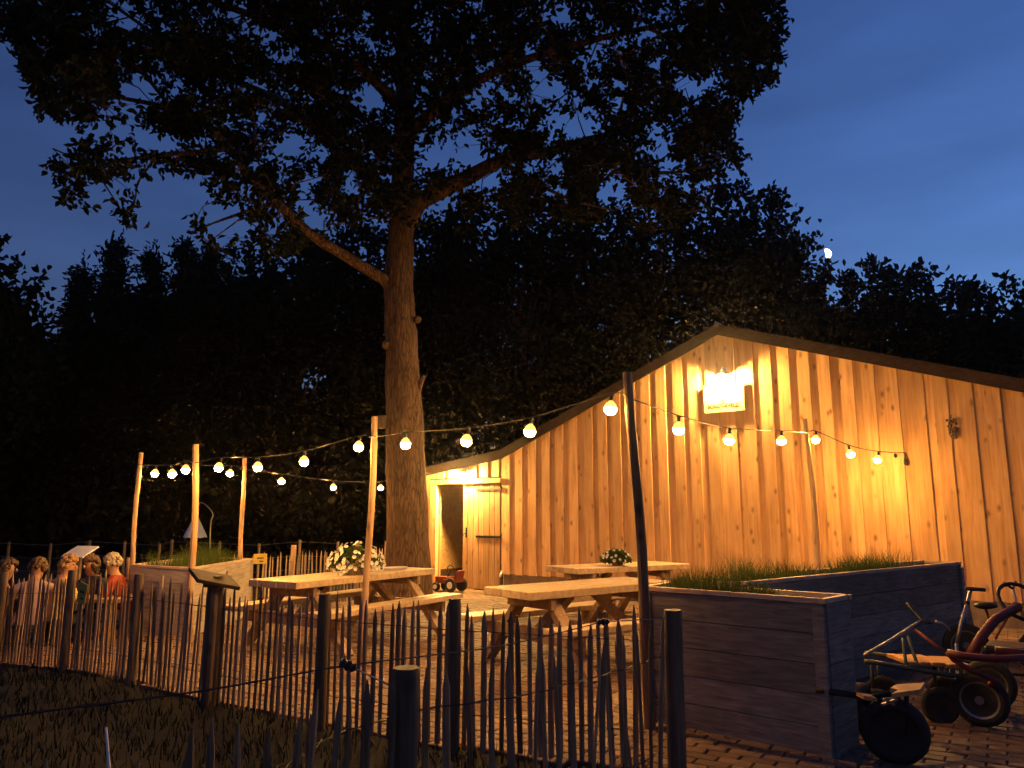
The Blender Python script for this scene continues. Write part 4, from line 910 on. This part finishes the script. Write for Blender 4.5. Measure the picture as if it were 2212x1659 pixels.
wf = thing('wire_fence', 'thin post and wire fence in the dark field beyond the terrace', 'fence')
tops = []
for i, u in enumerate((-60, 20, 110, 195, 270, 345, 372, 475, 560, 648, 730)):
    p = AT(u, 1166 + (i % 3) * 4, 18.5 - .0008 * u); m = MB(); m.tube([(p.x, p.y, gz(p.x) - .1), (p.x, p.y, p.z)], .035, 7); m.build('post', 'post_wood', wf); tops.append(p)
for dz in (.04, .35, .65): m = MB(); m.tube([q - Vector((0, .04, dz)) for q in tops], .004, 4); m.build('wire', 'steel', wf)

# ================================================================== the oak
oak = thing('oak_tree', 'big oak with a thick bare trunk in front of the barn, crown filling the top', 'tree')
TR = [(882, 1300, 13.3), (882, 1200, 13.3), (878, 1050, 13.3), (873, 900, 13.3), (868, 760, 13.35), (864, 680, 13.35), (861, 610, 13.4), (866, 520, 13.45), (868, 450, 13.5), (872, 330, 13.6), (874, 200, 13.7), (871, 60, 13.8), (869, -120, 13.9), (866, -330, 14.0)]
TRr = [.46, .375, .345, .325, .29, .275, .27, .235, .22, .20, .175, .15, .11, .06]
tp_ = [AT(*q) for q in TR]; tp_[0].z = -.1; tp_[0].x = tp_[1].x; tp_[0].y = 13.3
def dense(pts, rads, k_=4):
    c_ = catmull(pts, k_); r_ = [];
    for i in range(len(rads) - 1):
        for j in range(k_): r_.append(rads[i] + (rads[i + 1] - rads[i]) * j / k_)
    r_.append(rads[-1]); return c_, r_
tm = MB(); cp_, cr_ = dense(tp_, TRr); cr_ = [r_ * random.uniform(.97, 1.03) for r_ in cr_]; tm.tube(cp_, cr_, 20, wob=.03)
tm.tube([AT(900, 850, 13.3), AT(908, 830, 13.2), AT(914, 815, 13.1), AT(917, 812, 13.1)], [.07, .045, .04, .03], 7); tm.ball(AT(836, 745, 13.15), .09, 8, 6); tm.ball(AT(902, 690, 13.2), .07, 8, 6)
nodes = [(p, r_) for p, r_ in zip(cp_, cr_) if p.z > 5.2]
LIMBS = [
 ([(852, 628, 13.4), (828, 603, 13.2), (760, 562, 12.9), (670, 505, 12.4), (600, 440, 12.0), (540, 380, 11.7), (495, 320, 11.4), (440, 268, 11.1), (370, 235, 10.9), (280, 215, 10.7), (190, 200, 10.6)], [.16, .105, .096, .09, .082, .074, .064, .052, .04, .03, .018]),
 ([(872, 490, 13.5), (905, 440, 13.5), (950, 412, 13.6), (1003, 388, 13.7), (1079, 348, 13.9), (1190, 326, 14.1), (1260, 305, 14.3), (1350, 280, 14.4), (1450, 240, 14.5), (1560, 190, 14.6)], [.2, .165, .15, .14, .12, .10, .08, .06, .045, .02]),
 ([(868, 450, 13.5), (800, 385, 13.9), (700, 300, 14.4), (600, 215, 14.9), (450, 150, 15.3), (300, 50, 15.6), (200, -20, 15.8)], [.13, .11, .09, .075, .055, .04, .02]),
 ([(495, 320, 11.4), (420, 330, 11.2), (340, 335, 11.1), (250, 350, 11.0), (170, 370, 10.9)], [.05, .04, .032, .025, .015]),
 ([(340, 335, 11.1), (318, 365, 11.0), (298, 395, 10.95), (293, 425, 10.9), (285, 460, 10.9)], [.025, .02, .016, .012, .006]),
 ([(872, 300, 13.6), (960, 220, 12.8), (1080, 150, 12.2), (1250, 95, 11.9), (1400, 60, 11.6), (1550, 40, 11.5)], [.12, .10, .08, .06, .04, .02]),
 ([(872, 180, 13.7), (960, 80, 14.4), (1120, 0, 14.9), (1300, -60, 15.2)], [.11, .085, .06, .03]),
 ([(1260, 305, 14.3), (1330, 340, 13.8), (1400, 370, 13.4), (1480, 370, 13.1), (1560, 345, 13)], [.06, .05, .038, .026, .014]),
 ([(1079, 348, 13.9), (1150, 390, 13.2), (1230, 430, 12.8), (1330, 455, 12.5)], [.06, .045, .03, .015]),
 ([(600, 440, 12.0), (540, 455, 11.6), (480, 475, 11.4), (440, 490, 11.3)], [.045, .035, .022, .012]),
 ([(872, 240, 13.65), (780, 150, 12.6), (640, 70, 11.6), (480, 10, 11.0), (330, -50, 10.6)], [.12, .095, .07, .05, .02]),
 ([(370, 235, 10.9), (300, 150, 10.8), (200, 90, 10.7), (90, 50, 10.6)], [.035, .03, .022, .012]),
 ([(870, 100, 13.8), (880, 0, 12.4), (900, -150, 11.4)], [.1, .07, .03]),
 ([(1400, 60, 11.6), (1500, 100, 11.5), (1620, 110, 11.4)], [.035, .025, .012]),
]
for px, rd in LIMBS:
    c_, r_ = dense([AT(*q) for q in px], rd, 3); tm.tube(c_, [x * random.uniform(.93, 1.07) for x in r_], 9 if rd[0] > .08 else 6, wob=.03); nodes += list(zip(c_, r_))
tm.build('trunk', 'bark', oak, smooth=True)
OUT = [(-260, -500), (-200, 60), (-60, 40), (4, 60), (34, 112), (78, 200), (82, 262), (150, 272), (162, 322), (172, 336), (112, 345), (106, 382), (126, 420), (104, 432), (196, 452), (208, 488), (238, 462), (268, 482), (312, 466), (334, 440), (306, 402), (322, 378), (372, 372), (408, 378), (440, 400), (472, 424), (408, 456), (420, 500), (446, 530), (484, 546), (512, 522), (560, 534), (604, 552), (640, 540), (668, 520), (760, 480), (900, 500), (960, 505), (1020, 500), (1100, 480), (1200, 470), (1300, 478), (1400, 500), (1450, 525), (1500, 500), (1545, 432), (1562, 410), (1545, 388), (1606, 370), (1620, 336), (1572, 300), (1600, 252), (1588, 238), (1650, 192), (1690, 180), (1714, 150), (1692, 100), (1692, 50), (1702, 28), (1680, 0), (1690, -100), (1600, -500)]
HOLES = [(300, 195, 40, 24), (330, 175, 20, 18), (545, 190, 38, 14), (818, 205, 16, 34), (520, 135, 14, 12), (270, 40, 38, 26), (1215, 35, 26, 22), (1146, 125, 20, 32), (1490, 186, 40, 26), (1012, 312, 26, 46), (1246, 282, 30, 22), (1046, 402, 30, 16), (965, 440, 42, 26), (1200, 412, 26, 15), (1325, 412, 34, 22), (1382, 462, 18, 18), (700, 330, 24, 22), (760, 380, 20, 16), (645, 300, 18, 16), (565, 250, 20, 12), (430, 300, 26, 14), (250, 395, 60, 12), (230, 300, 16, 12), (1420, 140, 16, 10), (1050, 180, 18, 24), (940, 330, 14, 20), (620, 130, 14, 10), (930, 160, 12, 16), (200, 70, 14, 14), (1340, 180, 16, 12), (1110, 270, 20, 10)]
rng = np.random.default_rng(21)
def crown_keep(P, rng, soft=10):
    u, v = proj(P); j = rng.normal(0, soft, len(u)); j2 = rng.normal(0, soft, len(u))
    k_ = inpoly(u + j, v + j2, OUT)
    for (hx, hy, a, b) in HOLES:
        k_ &= ~((((u - hx) / a) ** 2 + ((v - hy) / b) ** 2 < 1) & (rng.random(len(u)) < .93))
    return k_
npos = np.array([list(p) for p, r_ in nodes]); AX = np.array([-1.85, 13.5])
cl = []
while len(cl) < 720:
    u, v, Y = rng.uniform(-220, 1700), rng.uniform(-330, 545), rng.uniform(9.0, 18.0)
    p = np.array(AT(u, v, Y)); r_ = math.hypot(*(p[:2] - AX))
    if r_ > 8.2 or not inpoly(np.array([u]), np.array([v]), OUT)[0]: continue
    d_ = np.min(np.linalg.norm(npos - p, axis=1))
    if d_ > 1.7 or rng.random() > math.exp(-d_ / 2.2): continue
    if any((((u - h[0]) / (h[2] + 10)) ** 2 + ((v - h[1]) / (h[3] + 10)) ** 2 < 1) for h in HOLES): continue
    if u < 1000 and rng.random() < .35 * max(0, (v - 250) / 300): continue
    cl.append(p)
cl = np.array(cl); dists = np.array([np.min(np.linalg.norm(npos - p, axis=1)) for p in cl]); cl = cl[np.argsort(dists)]
bm_ = MB(); nl = [np.array(p) for p in npos]; NP = npos.copy(); LP, LD = [], []
TW = []
for p in cl:
    q = NP[np.argmin(np.linalg.norm(NP - p, axis=1))]; mid_ = (p + q) / 2 + rng.normal(0, .12, 3) + np.array([0, 0, .1]); dl = np.linalg.norm(p - q); r0 = min(.03, .01 + .008 * dl)
    bm_.tube([q, mid_, p], [r0, r0 * .75, r0 * .4], 5, cap=False); NP = np.vstack([NP, (mid_)[None], p[None]])
    rad = rng.uniform(.4, .8); nt_ = int(rng.integers(9, 15))
    dirs = unit(rng.normal(size=(nt_, 3)) + unit((p - q)[None]) * .5)
    for d_ in dirs:
        e = p + d_ * rad * rng.uniform(.35, 1.0) * np.array([1, 1, .7]); TW.append((p, e))
        nr = int(rng.integers(6, 12)); tpos = p + (e - p) * rng.uniform(.45, 1.03, (nr, 1)) + rng.normal(0, .03, (nr, 3))
        LP.append(tpos); LD.append(unit(rng.normal(size=(nr, 3)) * .9 + d_ * .6 + np.array([0, 0, -.25])))
LP = np.concatenate(LP); LD = np.concatenate(LD); kp = crown_keep(LP, rng, 7); LP, LD = LP[kp], LD[kp]
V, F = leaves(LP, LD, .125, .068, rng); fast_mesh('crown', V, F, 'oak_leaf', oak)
TA = np.array([t_[0] for t_ in TW]); TB = np.array([t_[1] for t_ in TW]); kp = crown_keep(TB, rng, 4)
for a, b in zip(TA[kp], TB[kp]): bm_.tube([a, (a + b) / 2 + rng.normal(0, .02, 3), b], [.007, .0055, .003], 3, cap=False)
bm_.build('branches', 'bark', oak)
print('oak leaves', len(LP))
m = MB(); c = AT(825, 912, 13.05); m.box(c, (.16, .1, .22)); tag(m.build('nail_block', 'post_wood', bevel=.01), 'small wooden block fixed to the left side of the oak trunk', 'block')

# ================================================================== trees beyond
def bg_tree(label, u, vtop, Y, wpx, conifer, seed, group, n=5200, leaf=.26, vbot=1060):
    rng = np.random.default_rng(seed); top = AT(u, vtop, Y); bot = AT(u, vbot, Y); h = top.z; w = wpx * Y / FPX / 2
    t = thing('conifer_tree' if conifer else 'woodland_tree', label, 'tree', group); x, y = top.x, Y
    m = MB(); k_ = 7; tr_ = [(x + rng.normal(0, .04) * h * .1, y + rng.normal(0, .04) * h * .1, -.2 + (h * .95 + .2) * i / k_) for i in range(k_ + 1)]; r0 = .018 * h + .04
    m.tube(tr_, [r0 * (1 - .88 * i / k_) for i in range(k_ + 1)], 8); P_, D_ = [], []
    z0 = max(.6, bot.z)
    if conifer:
        nb = int(h * 9)
        for i in range(nb):
            f = (i + rng.random()) / nb; z = z0 + (h - z0) * f; L_ = w * 1.45 * (1 - f) ** 1.0 * rng.uniform(.4, 1.1) + .14; a = rng.uniform(0, 2 * math.pi); d_ = np.array([math.cos(a), math.sin(a), rng.uniform(-.15, .35) + (.6 if f > .9 else 0)])
            s0 = np.array([x, y, z]); e = s0 + d_ * L_; m.tube([s0, (s0 + e) / 2 + [0, 0, -.05 * L_], e], [.035, .022, .008], 4, cap=False)
            c_ = max(8, int(n / nb * (.35 + 1.3 * (1 - f)))); tt = rng.uniform(.15, 1.05, (c_, 1)); P_.append(s0 + (e - s0) * tt + rng.normal(0, .2 + .07 * L_, (c_, 3)) * [1, 1, .75]); D_.append(unit(rng.normal(size=(c_, 3)) + d_ * .8))
        P_.append(np.array([x, y, h]) + rng.normal(0, 1, (150, 3)) * [.13, .13, .55] - [0, 0, .55]); D_.append(unit(rng.normal(size=(150, 3)) * .7 + [0, 0, 1]))
    else:
        nc = 64; cz = (z0 + h) / 2; hz = (h - z0) / 2
        for i in range(nc):
            d_ = rng.normal(size=3); d_ /= np.linalg.norm(d_); q = d_ * rng.uniform(.35, 1.0) ** .5
            rr = .85; c_ = np.array([x + q[0] * w * rr, y + q[1] * w * rr, cz + q[2] * hz * .86]); s_ = rng.uniform(.07, .15) * (w + hz)
            if i % 4 == 0: m.tube([np.array(tr_[min(k_, max(2, int((c_[2] / h) * k_) - 1))]), (c_ + np.array([x, y, c_[2] - .5])) / 2, c_], [.06, .035, .012], 5, cap=False)
            c2 = int(n / nc); P_.append(c_ + rng.normal(0, 1, (c2, 3)) * s_ * [.62, .62, .5]); D_.append(unit(rng.normal(size=(c2, 3)) + d_ * .4))
        for i in range(26):  # sprigs that break the outline
            a = rng.uniform(0, 2 * math.pi); b = rng.uniform(.25, 1.5); d_ = np.array([math.cos(a) * math.cos(b), math.sin(a) * math.cos(b) * .6, math.sin(b)]); c_ = np.array([x, y, cz]) + d_ * [w * .92, w * .92, hz * .93]
            P_.append(c_ + d_ * rng.uniform(0, .9, (26, 1)) + rng.normal(0, .13, (26, 3))); D_.append(unit(rng.normal(size=(26, 3)) + d_))
    m.build('trunk', 'bark', t); P_ = np.concatenate(P_); D_ = np.concatenate(D_)
    V, F = leaves(P_, D_, leaf if not conifer else leaf * 1.0, leaf * (.62 if not conifer else .38), rng); fast_mesh('crown', V, F, 'needle' if conifer else 'wood_leaf', t)
    return t
GL, GM, GR = 'trees beyond the lawn at the left', 'trees in the dark mass behind the oak', 'trees behind the barn at the right'
BG = [
 ('dark broad tree cut by the left edge, left of the open sky gap', -50, 545, 26, 370, 0, GL),
 ('lone slim spruce tip, first right of the sky gap at the left', 178, 592, 30, 70, 1, GL),
 ('tallest pointed conifer of the left tree line', 252, 536, 30, 140, 1, GL),
 ('conifer with a short tip just right of the tallest pointed one', 332, 560, 31, 170, 1, GL),
 ('forked conifer top under the left oak branches', 402, 536, 30, 150, 1, GL),
 ('conifer crown touching the right side of the forked top', 452, 545, 32, 150, 1, GL),
 ('round leafy tree between the conifers and the oak limb', 545, 552, 32, 260, 0, GL),
 ('leafy tree below the left oak limb', 660, 530, 31, 300, 0, GL),
 ('dark rounded tree filling the gap below the conifer tips', 330, 640, 38, 300, 0, GL),
 ('low dark tree beneath the open sky gap at the left', 110, 760, 37, 330, 0, GL),
 ('dark tree behind the forked conifer top, beside the oak limb', 470, 610, 38, 330, 0, GL),
 ('dark leafy tree in the black mass just left of the oak trunk', 770, 500, 33, 320, 0, GM),
 ('dark leafy tree directly behind the oak trunk', 890, 500, 35, 320, 0, GM),
 ('dark leafy tree with small sky gaps just right of the oak trunk', 1010, 455, 34, 320, 0, GM),
 ('broad dark tree right of the oak trunk, above the low eave', 1130, 420, 31, 330, 0, GM),
 ('dark tree over the left roof slope of the barn', 1270, 425, 33, 330, 0, GM),
 ('dark tree straight behind the barn ridge', 1420, 430, 34, 320, 0, GM),
 ('tall round tree whose crown rises over the barn ridge', 1570, 412, 31, 330, 0, GR),
 ('tall round tree just left of the moon', 1670, 432, 30, 190, 0, GR),
 ('lower tree shoulder directly below the moon', 1775, 596, 31, 190, 0, GR),
 ('tree with ragged top right of the moon', 1885, 590, 29, 180, 0, GR),
 ('tree with a single raised sprig in the right tree line', 1985, 605, 29, 170, 0, GR),
 ('rounded tree second from the right edge', 2085, 645, 29, 180, 0, GR),
 ('rounded tree at the right edge above the roof', 2180, 640, 28, 200, 0, GR),
 ('tree cut off by the right edge of the picture', 2290, 660, 28, 220, 0, GR),
]
for i, (lab, u, vt, Y, w, con, g) in enumerate(BG):
    big = w >= 300
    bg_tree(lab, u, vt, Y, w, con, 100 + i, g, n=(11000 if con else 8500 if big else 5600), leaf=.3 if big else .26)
# low undergrowth between the trunks, seen as one black mass
rng = np.random.default_rng(77); n = 52000; X = rng.uniform(-32, 30, n); Y = rng.uniform(29, 37, n); Z = rng.beta(1.2, 2.0, n) * (6.2 + 1.5 * np.sin(X * .7) + np.sin(X * 1.9))
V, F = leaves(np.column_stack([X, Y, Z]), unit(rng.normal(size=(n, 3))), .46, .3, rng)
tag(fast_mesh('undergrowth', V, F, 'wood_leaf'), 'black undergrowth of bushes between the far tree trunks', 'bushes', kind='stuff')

# ================================================================== moon
mo = AT(1784, 549, 420.0); rm = 11.5 / FPX * 430; n = 14; m = MB(); vs_ = []; fs_ = []
for i in range(n + 1):          # lit half: outline half circle closed by a nearly straight terminator, with depth
    a = -math.pi / 2 + math.pi * i / n
    for k_ in range(9):
        b = -math.pi / 2 + math.pi * k_ / 8 if True else 0
        x = math.cos(a) * math.cos(b); vs_.append((max(x, 0) * rm, math.cos(a) * math.sin(b) * rm * .9, math.sin(a) * rm))
for i in range(n):
    for k_ in range(8): fs_.append((i * 9 + k_, i * 9 + k_ + 1, (i + 1) * 9 + k_ + 1, (i + 1) * 9 + k_))
m.add(vs_, fs_); o = m.build('moon', 'moon_glow', smooth=True); o.location = mo; o.rotation_euler = (0, R(-8), R(-22)); tag(o, 'small bright half moon in the blue dusk sky', 'moon')

# ================================================================== added air volume imitating the lens veil around the lamps
m = MB(); m.box((0, 150, 9), (680, 620, 20.5)); hm = bpy.data.materials.new('glare_haze'); hm.use_nodes = True; n = hm.node_tree; n.nodes.clear()
o = n.nodes.new('ShaderNodeOutputMaterial'); v = n.nodes.new('ShaderNodeVolumePrincipled'); v.inputs['Density'].default_value = 0.0006; v.inputs['Anisotropy'].default_value = 0.94; v.inputs['Color'].default_value = (0.95, 0.92, 0.9, 1)
n.links.new(v.outputs[0], o.inputs['Volume']); MATS['glare_haze'] = hm; h = m.build('glare_haze', 'glare_haze'); tag(h, 'added thin air volume imitating soft lens glow around the lamps', 'glare_haze', kind='stuff')
